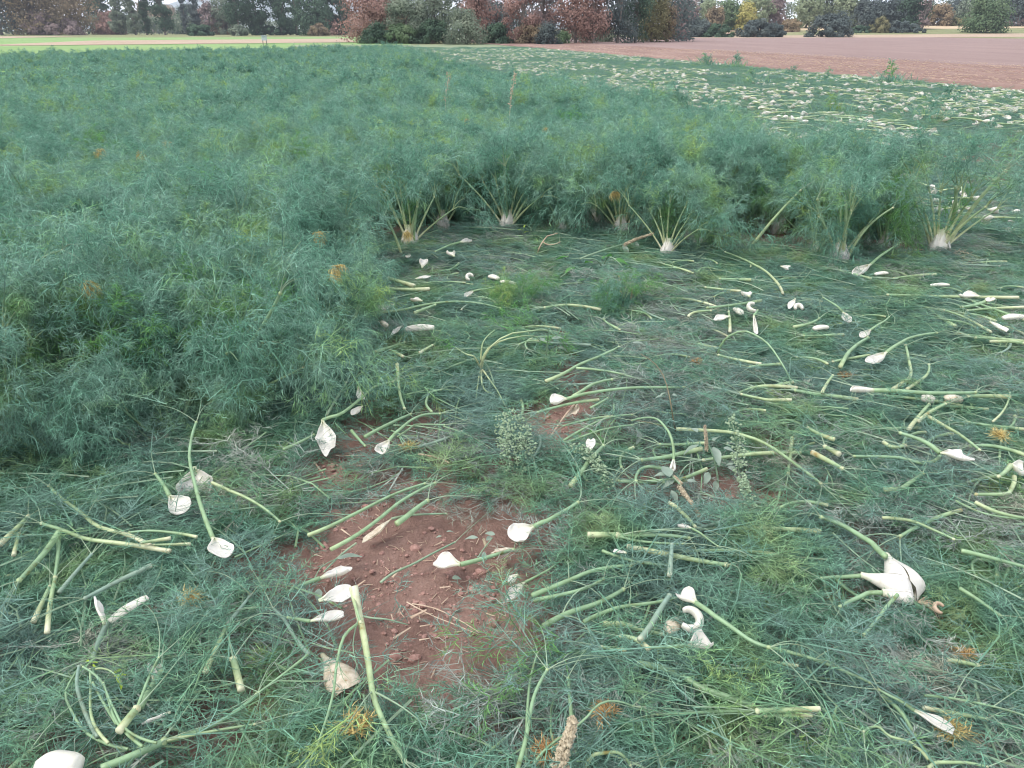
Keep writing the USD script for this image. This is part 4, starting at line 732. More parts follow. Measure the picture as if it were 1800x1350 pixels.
CUP('pale leaf base half covered by fronds above the white cup', (298, 872), (322, 894), 40, [(286, 850), (273, 833)], 8, .3, 0, 90, .6, z=.08, nb=2)
CUP('whitish bulb mostly hidden under the front fennel plant', (342, 822), (345, 866), 60, None, 8, 0, 0, 100, .8, z=.06)
ST('thin stalk running right from the node above the white cup', [(372, 848), (408, 864), (443, 880), (492, 917)], 6, [.13, .11, .10, .08], 2, 'pale_stalk', .3)
ST('fennel stalk with forked white node below the pale half-buried bulb', [(360, 1182), (380, 1140), (399, 1098)], 11, .09, 2, 'pale_stalk', .1, spread=1.1)
ST('thin blue-green stem rising from the forked node', [(399, 1097), (420, 1072), (441, 1046)], 7, .10, 2, 'blue_stalk', .4)
ST('stout stalk butt with pale pith at its cut end, beside the forked stalk', [(424, 1213), (417, 1185), (410, 1158)], 13, .09, 3, 'pale_stalk', .05, spread=1.2, taper=.9)
ST('stout pale stalk butt with cut face in the bottom left coil', [(209, 1286), (224, 1266), (241, 1245)], 15, .13, 1, 'pale_stalk', .05, taper=.85)
ST('forked pair of stems above the stout butt in the bottom left coil', [(241, 1245), (251, 1218), (262, 1190), (279, 1156)], 6, .13, 2, 'stalk', .3)
ST('flat green leaf sheath beside the forked stems of the bottom left coil', [(246, 1243), (262, 1215), (284, 1180)], 13, .11, 1, 'stalk', .5)
for k, (pts, d) in enumerate([([(225, 1317), (162, 1295), (126, 1250), (117, 1210), (132, 1184), (143, 1170)], 6), ([(172, 1295), (147, 1245), (135, 1200), (139, 1171)], 9), ([(190, 1306), (162, 1264), (159, 1200), (158, 1176)], 6), ([(205, 1272), (185, 1240), (163, 1200)], 6), ([(250, 1312), (206, 1270), (176, 1195), (146, 1172)], 6), ([(275, 1306), (225, 1285), (200, 1245), (182, 1200)], 5)]):
    ST(('outermost long stem of the coil at the bottom left', 'thick blue-green stem of the coil at the bottom left', 'pale inner stem of the coil at the bottom left', 'short inner stem of the coil at the bottom left', 'right-hand stem of the coil at the bottom left', 'thin low stem of the coil running under the stout butt')[k], pts, d, .09 + .008 * k, 0, ('stalk', 'blue_stalk', 'pale_stalk', 'stalk', 'stalk', 'stalk')[k], .3)
ST('big fennel stalk entering from the bottom edge at the left', [(178, 1350), (228, 1330), (290, 1302)], 14, .09, 2, 'stalk', .35, taper=.9, mids=(.98,))
ST('upper arm of the big bottom stalk running right', [(290, 1302), (362, 1280), (452, 1220)], 10, .085, 3, 'stalk', .5)
ST('lower pale arm of the big bottom stalk running right', [(294, 1301), (375, 1285), (448, 1273)], 6, .095, 3, 'pale_stalk', .4)
LOG('large white bulb cut off by the bottom edge of the view', (70, 1352), (138, 1352), 62, .09, 'bulb', 1.0, .9, 0, .2)
CUP('small white bulb half hidden in fronds at the bottom left', (270, 1195), (272, 1163), 26, None, 6, .3, 0, 100, .7, z=.07)
CUP('pointed pinkish-white bulb tip near the bottom left coil', (300, 1252), (252, 1268), 14, None, 6, .8, 0, 100, .7, z=.085)
ST('stem with a small node in the bottom left corner', [(15, 1355), (32, 1338), (51, 1321)], 9, .08, 2, 'stalk', .3)
# --- along the bottom, middle
ST('long upright fennel stalk left of the bare soil, cut pale at its top', [(623, 1030), (628, 1062), (635, 1095), (647, 1160), (657, 1225), (682, 1285), (711, 1338)], 13, [.17, .14, .12, .11, .10, .09, .08], 3, 'pale_stalk', .0, taper=.5, lm='frond', mids=(.2, .62))
ST('second pale sheath leaning on the top of the long upright stalk', [(617, 1034), (626, 1070), (634, 1094)], 7, .15, 0, 'pale_stalk')
ST('slender side stem curving left from the long upright stalk', [(628, 1097), (601, 1127), (593, 1160), (585, 1222), (557, 1312), (535, 1352)], 5, [.13, .14, .13, .12, .10, .09], 2, 'stalk', .35)
ST('blue-green stalk with many fine twigs at its white node, left of the pointed white piece', [(543, 1151), (516, 1117), (500, 1090), (480, 1069)], 8, .085, 4, 'blue_stalk', .4, spread=1.4)
ST('thin stem from the buried pale bulb towards the lower left', [(541, 1151), (498, 1185), (455, 1217)], 5, .09, 3, 'stalk', .4, spread=1.3)
CUP('large pale bulb dome half buried under fronds near the bottom', (566, 1150), (618, 1214), 58, None, 9, math.pi, 0, 125, .5, z=.05, m='bulb_wilted', ragged=.06)
CUP('pointed white bulb flake with a brown spot beside the long upright stalk', (560, 1056), (618, 1036), 36, None, 7, .35, .0, 80, .5, z=.085, m='bulb')
CUP('white bulb lump under fronds below the pointed flake', (545, 1092), (602, 1074), 34, [(505, 1085)], 7, -.2, .0, 85, .6, z=.075, nb=1)
CUP('white scoop-shaped leaf base on the left rim of the bare soil', (562, 1017), (614, 993), 34, [(537, 1026), (512, 1037)], 9, -.35, .0, 92, .65, z=.055, nb=2)
ST('longest slim stalk lying along the top of the bare soil', [(541, 941), (580, 925), (624, 903), (702, 865), (747, 850)], 7, .07, 2, 'stalk', .1)
ST('fennel stalk with tattered butt crossing the top left of the bare soil', [(581, 966), (631, 938), (669, 910), (702, 883), (765, 849)], 8, .085, 2, 'stalk', .15)
ST('short thick green stalk at the upper rim of the bare soil', [(697, 921), (715, 908), (728, 897), (752, 880)], 11, .075, 2, 'stalk', .2)
CUP('wilted pale leaf base with brown rims on the bare soil', (688, 912), (640, 948), 30, [(727, 905), (785, 903)], 5, .5, 0, 85, .45, z=.05, m='bulb_wilted', nb=0, sm='branch', ragged=.25)
ST('brownish thin stem at the left rim of the bare soil', [(626, 955), (600, 975), (570, 1005)], 4, .05, 0, 'branch')
CUP('white scoop with a long green stalk lying right of centre on the bare soil', (810, 992), (766, 980), 34, [(842, 984), (878, 973), (903, 966)], 9, -.3, .0, 92, .7, z=.06, nb=2)
CUP('smooth white cup at the upper right rim of the bare soil', (939, 925), (898, 938), 42, [(957, 917), (975, 908), (1016, 883)], 9, -.2, 0, 90, .6, z=.075, nb=3, ragged=.05)
CUP('greyish white leaf base behind the stalk of the bare-soil scoop', (902, 964), (864, 968), 22, None, 6, .4, 0, 90, .5, z=.05, m='bulb_wilted')
CUP('pointed white bulb with a thin brown stem on the right rim of the bare soil', (922, 1024), (896, 1046), 27, [(945, 1012), (965, 1001), (984, 986)], 5, .3, 0, 110, .8, z=.06, nb=2)
CUP('small white bulb scrap on the right rim of the bare soil', (910, 1010), (894, 1020), 18, None, 5, .2, 0, 100, .8, z=.055)
ST('thin brown stem lying across the middle of the bare soil', [(669, 1024), (690, 1008), (727, 991), (762, 972), (800, 953)], 5, .035, 1, 'branch', .2)
# --- right of the bare soil
ST('pale thick-cut stalk pointing left, right of the white cup', [(1033, 940), (1060, 940), (1087, 941)], 11, .10, 3, 'pale_stalk', .05, taper=.95, spread=.3, Lb=(.2, .3))
ST('green arm of the thick-cut stalk running right', [(1087, 941), (1130, 941), (1165, 941), (1212, 946)], 8, .10, 2, 'stalk', .3)
ST('lower arm of the thick-cut stalk running right', [(1089, 943), (1130, 952), (1200, 956)], 5, .10, 2, 'stalk', .3)
ST('broad creamy stalk base lying under the crossing blue-green stalk', [(1102, 961), (1135, 967), (1172, 974), (1215, 983), (1278, 993)], 11, .09, 3, 'pale_stalk')
ST('blue-green stalk crossing over the creamy stalk base', [(1177, 1012), (1179, 985), (1181, 957)], 10, .125, 0, 'blue_stalk')
ST('slim curved stalk below the creamy stalk base', [(1059, 968), (1101, 983), (1135, 990), (1172, 993)], 6, .085, 1, 'stalk', .3)
ST('cut stalk with creamy top pointing up beside the grey seed head', [(1176, 884), (1189, 892), (1202, 904), (1222, 926)], 8, .10, 2, 'pale_stalk', .05)
CUP('small white-tipped shoot right of the thick-cut stalk', (1216, 929), (1193, 921), 12, [(1235, 940), (1262, 960)], 4, .3, 0, 120, .8, z=.095, nb=1, fn=None)
CUP('tiny white scoop below the thick-cut stalk', (1102, 972), (1078, 966), 14, None, 4, .3, 0, 90, .6, z=.09)
ST('green stalk running up to the right from the bare soil rim', [(935, 1047), (967, 1034), (998, 1021), (1051, 1001), (1109, 994)], 9, .09, 2, 'stalk', .3, mids=(.4,))
ST('shorter green stalk below the one at the bare soil rim', [(938, 1056), (975, 1048), (1013, 1039), (1061, 1018)], 8, .08, 2, 'stalk', .25)
ST('thick green stalk with white node, lower right of the bare soil', [(955, 1101), (974, 1090), (993, 1080), (1051, 1060), (1096, 1036)], 11, .085, 3, 'stalk', .3, mids=(.28,))
ST('long stalk between the thick green stalk and the white neck bulb', [(1026, 1093), (1058, 1078), (1091, 1067), (1152, 1059), (1204, 1046)], 8, .09, 2, 'stalk', .3, mids=(.5,))
ST('bluish leek-like stalk pointing up to the white neck bulb', [(1124, 1125), (1140, 1105), (1155, 1080), (1177, 1047)], 11, .125, 0, 'blue_stalk', taper=.85)
CUP('white long-necked leaf base with a stalk to the lower right, top of the right trio', (1224, 1060), (1196, 1034), 34, [(1250, 1078), (1278, 1097), (1328, 1130), (1352, 1138)], 9, -.2, 0, 100, .8, z=.125, nb=3)
RING('white C-shaped bulb slice between the two leaf bases of the right trio', (1212, 1088), 50, 215, 262, 15, .10, (.25, 0))
CUP('white bell-shaped leaf base lying lowest of the right trio', (1208, 1136), (1249, 1118), 38, [(1175, 1137), (1141, 1138)], 7, .1, 0, 110, .85, z=.125, nb=0, ragged=.04)
ST('pale curved stalk end left of the lowest leaf base of the right trio', [(1141, 1142), (1128, 1130), (1113, 1122), (1091, 1118)], 10, .11, 1, 'pale_stalk', .0)
ST('pale green stalk lying left of the C-shaped slice', [(1061, 1097), (1090, 1096), (1120, 1105), (1165, 1115)], 10, .07, 1, 'pale_stalk', .3)
ST('small pale butt pointing right below the curved stalk end', [(1101, 1143), (1080, 1140), (1056, 1137)], 8, .085, 2, 'pale_stalk', .1, lm='bright')
LOG('fibrous whitish bulb rag left of the C-shaped slice', (1172, 1110), (1196, 1092), 26, .07, 'bulb_wilted', 1, .6)
ST('long stout stalk sloping to the lower right below the right trio', [(1120, 1166), (1175, 1178), (1205, 1192), (1235, 1210), (1275, 1223), (1325, 1242)], 11, .09, 2, 'stalk', .3, taper=.85, mids=(.6,))
ST('pale cut stalk pointing right at the lower right, upper of two', [(1441, 1246), (1395, 1247), (1330, 1250)], 10, .11, 3, 'pale_stalk', .0, taper=.9, spread=.5, Lb=(.2, .32))
ST('pale cut stalk pointing right at the lower right, lower of two', [(1427, 1257), (1385, 1257), (1345, 1258)], 8, .095, 1, 'pale_stalk', .0)
ST('green stem running left from the two pale cut stalks', [(1330, 1251), (1275, 1250), (1230, 1252), (1155, 1256)], 6, .095, 2, 'stalk', .4)
ST('tall green stalk at the bottom edge left of the grey seed head', [(909, 1354), (925, 1296), (937, 1230), (962, 1177)], 9, [.10, .11, .12, .13], 4, 'stalk', .35, lm='frond', spread=1.3)
ST('second green stalk beside the one left of the grey seed head', [(926, 1300), (930, 1210), (945, 1147)], 6, .085, 2, 'stalk', .4)
ST('green stalk behind the grey seed head at the bottom edge', [(1005, 1268), (1002, 1232), (998, 1192)], 8, .08, 2, 'stalk', .4)
ST('thin curved stem over the grey seed head', [(939, 1340), (965, 1312), (995, 1290), (1030, 1262), (1050, 1240), (1080, 1232), (1112, 1241)], 5, [.08, .10, .13, .14, .14, .13, .11], 3, 'stalk', .4, lm='frond')
ST('arched stem with white node at the bottom edge right of the seed head', [(1030, 1350), (1050, 1325), (1080, 1322), (1108, 1345)], 7, [.07, .11, .11, .08], 2, 'pale_stalk', .3)
# --- lower right
def whole_bulb():
    rng = nxt(); z = .06; c = gp(1578, 1040, z); o = c * [1, 1, 0]; t = thing('fennel_bulb', 'big white two-lobed fennel bulb with roots lying on the mat at the right', 'fennel bulb', o)
    for neck, tip, w, roll in (((1556, 976), (1600, 1055), 62, .1), ((1512, 1012), (1606, 1050), 54, -.2), ((1551, 1042), (1604, 1060), 34, .3)):
        N, O = gp(*neck, z + .02), gp(*tip, z); L = np.linalg.norm(O - N) * 1.02; Wd = w * depth(N) / FPX; v, f, tt = scoop(rng, L, Wd, .012, .011, 178, .72, 16, 15, .03)
        v[:, 1:] *= np.stack([1 - .72 * smooth(v[:, 0] / L, .8, 1.02)] * 2, 1); v = rot(v - [0, 0, Wd * .36], 'x', roll); v = rot(v, 'z', math.atan2(O[1] - N[1], O[0] - N[0])) + N; v[:, 2] += max(0, .02 - v[:, 2].min()); v[:, 2] += rng.uniform(0, .006); local_part(t, 'bulb_lobe', MB().add(v, f, tt * .8), 'bulb', o)
    for pts, d in (([(1556, 978), (1535, 957), (1514, 943), (1478, 922), (1443, 909)], 11), ([(1513, 1012), (1480, 1014), (1443, 1017)], 8), ([(1551, 1042), (1530, 1042), (1514, 1048), (1476, 1067)], 9), ([(1578, 1045), (1560, 1065), (1545, 1085), (1518, 1116)], 7)):
        P = stalk_path(pts, [.095] + [.085] * (len(pts) - 1)); mb, r, Q, T = stalk_mesh(P, d, rng, .3); local_part(t, 'stalk', mb, 'stalk', o); add_branches(t, rng, o, Q[-1], T, r * .6, 2)
    rb = MB(); R0 = gp(1612, 1058, .05)
    for k in range(22): a = rng.uniform(-1.2, 1.2); rb.add(*tube(resample([R0, R0 + np.array([math.cos(a) * .03, math.sin(a) * .03 - .01, rng.uniform(-.01, .02)]), R0 + np.array([math.cos(a) * .06, math.sin(a) * .06 - .015, -.02])], 4), [.002, .0014, .001, .0006], 4, caps=False))
    local_part(t, 'roots', rb, 'dry', o)
whole_bulb()
RING('dry root plate torn off below the big two-lobed bulb', (1652, 1069), 24, 20, 250, 7, .05, (.3, 0), 'dry')
ST('long pale stem running right above the big bulb', [(1551, 910), (1600, 915), (1640, 931), (1677, 948)], 6, .085, 1, 'pale_stalk', .3)
ST('green stalk leaving the right edge beside the big bulb', [(1690, 968), (1740, 980), (1803, 997)], 8, .09, 0, 'stalk', .25)
ST('stalk sloping to the lower right below the root plate', [(1687, 1034), (1722, 1056), (1758, 1082)], 7, .08, 2, 'stalk', .35)
ST('slim pale stalk at the right edge under the red soil spot', [(1715, 883), (1753, 900), (1805, 911)], 7, .085, 0, 'pale_stalk', .3)
ST('thin pair stalk left of the red soil spot at the right edge', [(1680, 880), (1740, 905), (1800, 912)], 4, .08, 0, 'stalk', .3)
CUP('white forked leaf base near the bottom right corner', (1606, 1248), (1676, 1282), 22, [(1575, 1228), (1545, 1212)], 7, .2, 0, 110, .6, z=.085, nb=2)
ST('white-tipped stalk end above the forked leaf base at the bottom right', [(1622, 1244), (1650, 1249), (1690, 1256), (1735, 1264)], 9, .08, 2, 'pale_stalk', 0)
ST('long thin stem with white nodes in the bottom right corner', [(1625, 1222), (1682, 1229), (1720, 1236), (1758, 1245), (1803, 1258)], 5, .10, 0, 'stalk', .4, mids=(.35, .7))
ST('arching stem at the bottom right with bent tip', [(1632, 1335), (1600, 1305), (1562, 1293), (1543, 1277), (1518, 1286)], 6, .10, 2, 'pale_stalk', .4)
ST('thick green stem sinking to the bottom edge at the right', [(1550, 1222), (1590, 1260), (1620, 1312), (1645, 1350)], 7, .075, 1, 'stalk', .4)
ST('curved stem at the bottom edge near the right corner', [(1632, 1350), (1650, 1340), (1690, 1340), (1735, 1348)], 7, .09, 1, 'pale_stalk', .4)
ST('pale stalk butt at the right edge above the bottom corner', [(1665, 1160), (1690, 1164), (1720, 1170)], 9, .07, 1, 'pale_stalk', .1)
ST('long stem with node running down from the left under the big bulb', [(1350, 1137), (1390, 1147), (1431, 1159), (1480, 1178), (1530, 1200)], 7, .09, 2, 'stalk', .4, mids=(.5,))
ST('pale stem end below the long stem with node', [(1403, 1171), (1380, 1167), (1345, 1162)], 7, .08, 1, 'pale_stalk', .1)
# --- right, middle height
CUP('big white open shell of bulb with a torn rim on the right', (1652, 796), (1704, 803), 46, [(1620, 774), (1582, 761)], 9, -.15, -.15, 85, .5, z=.11, nb=2, ragged=.2)
ST('curved green stalk lying under the big white shell', [(1652, 801), (1637, 812), (1622, 814), (1577, 804), (1501, 802)], 7, .09, 3, 'stalk', .3)
ST('creamy cut stalk pointing up-left, left of the big white shell', [(1427, 795), (1452, 808), (1481, 824)], 10, .10, 3, 'pale_stalk', .0)
ST('creamy cut stalk above the up-left pointing one', [(1476, 799), (1463, 792), (1450, 785)], 10, .10, 2, 'pale_stalk', .0)
ST('knobbly stalk butt lying below the big white shell', [(1554, 861), (1577, 860), (1600, 848), (1622, 832)], 9, .09, 3, 'stalk', .1)
ST('short cut stalk pointing down left of the bulb pair, right side', [(1597, 755), (1614, 733), (1633, 711)], 8, .095, 1, 'pale_stalk', .1)
ST('slender cut stalk right of the short down-pointing one', [(1614, 741), (1635, 724), (1662, 710)], 7, .095, 2, 'pale_stalk', .1)
CUP('long white-tipped leek-like base pointing left on the right side', (1537, 686), (1495, 683), 13, [(1590, 688), (1640, 691), (1715, 690)], 8, .1, 0, 160, .9, z=.09, nb=3, ragged=.02)
ST('pale stalk running right from the small pale bulb pair', [(1776, 698), (1738, 696), (1702, 697)], 8, .085, 2, 'pale_stalk', .1)
LOG('pale bulb lying above the short down-pointing stalk', (1620, 700), (1642, 704), 20, .06, 'bulb', 1, .8, .2, .5)
LOG('fibrous pale bulb right of the pale bulb', (1660, 701), (1690, 703), 18, .055, 'bulb_wilted', 1, .8, .2, .5)
CUP('white fan-shaped leaf base with forked stems in the right middle', (1558, 619), (1530, 634), 26, [(1580, 604), (1602, 593), (1647, 585)], 6, .2, 0, 100, .6, z=.09, nb=2)
ST('green cut stalk above the orange frond on the right', [(1477, 645), (1484, 632), (1492, 619), (1526, 594)], 8, .09, 2, 'stalk', .1)
for k, (pts, d) in enumerate([([(1569, 684), (1585, 674), (1599, 664), (1597, 630), (1592, 607)], 7), ([(1594, 684), (1612, 672), (1630, 658), (1633, 641)], 6), ([(1445, 690), (1455, 672), (1464, 660)], 6), ([(1553, 777), (1570, 786), (1592, 783)], 7), ([(1745, 741), (1765, 720), (1775, 690)], 4), ([(1632, 732), (1652, 744), (1690, 766), (1722, 791)], 6)]):
    ST(('antler-like pale stem left of the leek-like base tip', 'smaller antler-like stem beside the antler-like pale stem', 'little pale stem at the left end of the leek-like base', 'short stalk in the tangle above the creamy cut stalks', 'thin pale stem near the right edge above the dry blossom', 'stem with a star of twigs left of the big white shell')[k], pts, d, .09, 2, 'pale_stalk', .15, spread=1.0)
CUP('white bulb piece at the right edge below the big shell', (1776, 818), (1803, 822), 34, [(1768, 828), (1755, 838)], 9, .2, 0, 100, .8, z=.09, nb=2, sm='pale_stalk')
ST('curved pale stalk at the right edge near the red soil spot', [(1783, 838), (1780, 855), (1765, 869), (1715, 869)], 8, .09, 1, 'pale_stalk', .2)
# --- centre
CUP('white heart-shaped leaf base with long green stalk on the central soil spot', (997, 701), (967, 702), 28, [(1030, 692), (1068, 686), (1131, 681), (1202, 681)], 6, -.1, -.1, 95, .7, z=.075, nb=2, ragged=.03)
CUP('wilted cream leaf base beside the heart-shaped one', (1014, 706), (1003, 728), 24, [(990, 735), (968, 768)], 4, .4, 0, 90, .5, z=.06, m='bulb_wilted', nb=0, sm='dry', ragged=.25)
ST('long green stalk rising right from the central soil spot', [(959, 670), (990, 657), (1020, 640), (1052, 627), (1088, 610)], 6.5, .085, 2, 'stalk', .05)
ST('green stalk with a pale joint over the heart-shaped leaf base', [(1007, 697), (1025, 686), (1041, 676), (1076, 667)], 7, .095, 2, 'stalk', .1)
ST('slim stalk forking right above the jointed stalk', [(1013, 647), (1040, 649), (1071, 653), (1126, 668)], 4.5, .09, 2, 'stalk', .2)
ST('short dark stalk below the jointed stalk', [(1038, 717), (1055, 708), (1068, 700)], 5, .07, 1, 'stalk', .3)
ST('upper one of the long paired stems right of the central soil spot', [(990, 775), (1020, 757), (1051, 741), (1080, 732), (1111, 729)], 5, .085, 2, 'stalk', .3)
ST('lower one of the long paired stems right of the central soil spot', [(996, 778), (1025, 767), (1060, 755), (1111, 747)], 4, .08, 1, 'stalk', .3)
CUP('upright white leaf scrap between the paired stems and the broad weed leaf', (1034, 797), (1046, 771), 18, None, 3, .2, -.6, 70, .5, z=.09)
ST('thick bound stalk lying below the white leaf scrap', [(1003, 854), (1020, 832), (1038, 807), (1061, 784)], 10, .09, 3, 'stalk', .05, mids=(.35,))
CUP('arched stalk with small pink-white bulb beside the grey weed', (1184, 808), (1182, 826), 11, [(1184, 790), (1174, 757), (1160, 740), (1111, 739)], 5, 0, 0, 170, .9, z=.085, zs=[.085, .10, .14, .14, .09], nb=1)
ST('long pale stalk running right past the grey weed', [(1189, 754), (1230, 756), (1277, 759), (1310, 766), (1340, 777), (1400, 817), (1443, 850)], 6.5, .085, 3, 'pale_stalk', .3)
ST('pale cut stalk pointing right below the arched hoop', [(1338, 640), (1300, 633), (1263, 624)], 6, .085, 2, 'pale_stalk', .0)
ST('pale cut stalk pointing right in the centre-right mat', [(1391, 703), (1353, 703), (1330, 699), (1303, 693)], 6.5, .09, 2, 'pale_stalk', .0)
ST('high arched hoop of stem in the centre-right', [(1262, 620), (1280, 592), (1310, 582), (1345, 600), (1375, 640), (1390, 668)], 4, [.08, .17, .21, .19, .13, .08], 0, 'stalk', .3)
ST('pair of pale stalk ends near the creamy cut stalks', [(1467, 773), (1445, 765), (1420, 752)], 8, .09, 2, 'pale_stalk', .2)
# --- left of centre
CUP('white three-clawed leaf base with a long stalk on the left soil spot', (567, 738), (571, 766), 36, [(585, 732), (631, 703), (656, 681), (691, 671)], 6, .2, .4, 75, .7, z=.10, nb=2, ragged=.35)
ST('stalk leaving the left plants towards the clawed leaf base', [(498, 790), (525, 778), (552, 764)], 6, .08, 0, 'stalk', .3)
ST('thin stalk leaning behind the clawed leaf base', [(574, 730), (592, 700), (609, 672)], 5, [.07, .10, .14], 1, 'branch', .2)
CUP('white bulb scrap against the left plants', (629, 680), (636, 700), 14, None, 4, .2, 0, 100, .7, z=.08)
CUP('second white bulb scrap below the one against the left plants', (637, 714), (620, 724), 18, None, 4, .2, 0, 100, .7, z=.07)
ST('pale cut stalk pointing down-left beside the notch edge', [(656, 619), (684, 611), (711, 602)], 6, .08, 2, 'stalk', .05)
ST('cut stalk crossing the one beside the notch edge', [(709, 627), (698, 621), (686, 615)], 6, .07, 1, 'pale_stalk', .1)
ST('small cut stalk right of the notch edge pair', [(738, 620), (748, 614), (760, 607)], 6, .08, 1, 'pale_stalk', .0)
ST('upright cut stalk standing alone left of centre', [(698, 640), (700, 665), (702, 688), (711, 718)], 6, .09, 1, 'pale_stalk', .2)
CUP('white bulb with two curved stalks left of centre', (684, 774), (668, 791), 24, [(700, 757), (727, 736), (750, 728), (774, 727)], 6, .2, 0, 120, .8, z=.085, nb=3)
ST('second curved stalk beside the white bulb with two stalks', [(699, 768), (715, 757), (732, 746), (782, 747)], 4, .09, 2, 'stalk', .3)
ST('dark green stalk pointing to the white bulb with two stalks', [(641, 768), (680, 747), (722, 728)], 7, .075, 2, 'stalk', .3)
ST('green stalk end on the left soil spot', [(618, 757), (630, 771), (642, 784)], 6, .07, 1, 'stalk', .3)
ST('pale bent stem with node in the mat left of centre', [(759, 724), (749, 706), (753, 692), (775, 685)], 5, .085, 2, 'stalk', .2)
ST('dry straw-yellow stem below the white bulb with two stalks', [(735, 798), (762, 803), (790, 814)], 4, .05, 0, 'dry', .2)
# --- the notch in front of the back row
CUP('white pointed bulb scrap lying below the leftmost back-row bulb', (715, 450), (724, 464), 10, None, 3, .2, -.3, 100, .8, z=.07)
CUP('upright white bulb clove in the notch', (742, 471), (754, 452), 16, None, 3, .1, -.5, 120, .8, z=.07)
CUP('white bulb clove right of the upright one in the notch', (799, 451), (780, 438), 16, None, 3, .1, -.2, 120, .8, z=.07)
CUP('white leaf base with stalk highest in the notch', (808, 426), (829, 420), 13, [(785, 433), (765, 442)], 4, .1, 0, 110, .8, z=.07, nb=1)
CUP('thin white shaving in the notch below the cloves', (730, 490), (755, 484), 9, None, 3, .3, 0, 80, .6, z=.07)
ST('leek-like pale stalk, upper of the two in the notch', [(728, 503), (706, 496), (683, 489)], 8, .08, 2, 'pale_stalk', .0)
ST('leek-like pale stalk, lower of the two in the notch', [(755, 508), (720, 509), (684, 507)], 8, .08, 2, 'pale_stalk', -.0)
RING('white hooked slice in the notch right of the leek-like stalks', (826, 487), 17, 20, 250, 6, .07, (.5, 0))
LOG('white bulb lump right of the hooked slice', (860, 486), (876, 490), 12, .07)
LOG('long white sheath beside the lump right of the hooked slice', (880, 495), (905, 499), 10, .07)
CUP('white leaf base on the small red soil spot of the notch', (832, 512), (818, 518), 12, [(845, 509), (862, 506)], 4, .1, 0, 100, .8, z=.07, nb=1)
CUP('white scoop at the left side of the notch', (694, 535), (665, 541), 16, None, 4, -.2, 0, 95, .7, z=.075)
CUP('small white scrap right of the scoop in the notch', (742, 529), (723, 523), 13, None, 4, .1, 0, 110, .8, z=.07)
ST('green stalk pair below the scoop in the notch', [(728, 550), (765, 536)], 6, .075, 1, 'stalk', .05)
ST('long green stalk running right from the scoop in the notch', [(660, 549), (705, 545), (745, 536), (800, 530), (880, 542)], 5, .08, 1, 'stalk', .1)
LOG('white log-like bulb in the left part of the notch', (711, 579), (763, 576), 17, .07, 'bulb', 1.0, .75, 0, .4)
CUP('torn white leaf base left of the log-like bulb', (706, 573), (690, 584), 12, None, 3, .2, 0, 100, .7, z=.07, ragged=.3)
LOG('pale bulb fragment leftmost beside the log-like bulb', (668, 566), (680, 574), 12, .06, 'bulb_wilted')
# --- right of the notch, in front of the back row
CUP('white torn bulb cap right of the middle, upper of a cluster', (1318, 522), (1300, 508), 20, None, 4, .2, -.2, 100, .8, z=.08, ragged=.25)
RING('white crescent slice of the right-middle cluster', (1324, 540), 24, 60, 230, 7, .075, (.4, 0))
LOG('white bulb lump of the right-middle cluster', (1292, 543), (1304, 552), 13, .07)
CUP('white oval bulb piece at the left of the right-middle cluster', (1283, 556), (1256, 558), 16, None, 4, -.2, 0, 100, .7, z=.075)
ST('small pale stalk standing out below the right-middle cluster', [(1283, 583), (1283, 565), (1281, 548)], 6, .08, 1, 'pale_stalk', .0)
CUP('pale forked stub below the crescent slice', (1325, 555), (1329, 583), 8, [(1332, 545)], 4, .1, 0, 150, .8, z=.08, nb=0)
RING('white hook-shaped slice beside the bluish tangle', (1404, 541), 19, -30, 240, 7, .075, (.4, 0))
CUP('small white bulb in the bluish tangle', (1398, 525), (1388, 538), 11, None, 3, .1, 0, 110, .8, z=.08)
CUP('white bulb with a thin arched stalk right of the hook-shaped slice', (1482, 549), (1492, 562), 18, [(1470, 537), (1447, 523)], 4, -.1, 0, 100, .7, z=.08, nb=1)
CUP('white triangular bulb piece with stalk to the upper right', (1530, 580), (1515, 589), 16, [(1545, 570), (1563, 557)], 4, .1, 0, 100, .7, z=.08, nb=2)
LOG('white wedge of bulb among pale stalks', (1430, 578), (1455, 575), 12, .075)
CUP('small torn white scrap before the back row', (1372, 468), (1388, 470), 12, None, 3, .2, 0, 100, .7, z=.07, ragged=.3)
CUP('white bell-shaped leaf base before the split back-row bulb', (1530, 465), (1505, 478), 19, [(1550, 448), (1577, 430)], 5, .1, 0, 115, .8, z=.075, nb=2)
LOG('pale sheath right of the bell-shaped leaf base', (1538, 482), (1560, 480), 9, .07)
CUP('white oval shell at the right edge cluster', (1722, 521), (1690, 513), 22, None, 5, -.2, 0, 95, .7, z=.09)
CUP('white torn shell right of the oval shell', (1742, 524), (1732, 537), 16, None, 4, .2, -.2, 95, .7, z=.08, ragged=.3)
LOG('narrow white bulb lying before the last back-row plant', (1636, 502), (1668, 501), 9, .075)
CUP('white bulb shell low at the right edge', (1740, 566), (1772, 579), 18, None, 5, -.2, 0, 95, .7, z=.085)
LOG('white bulb end at the right edge above the low shell', (1763, 559), (1800, 557), 14, .08)
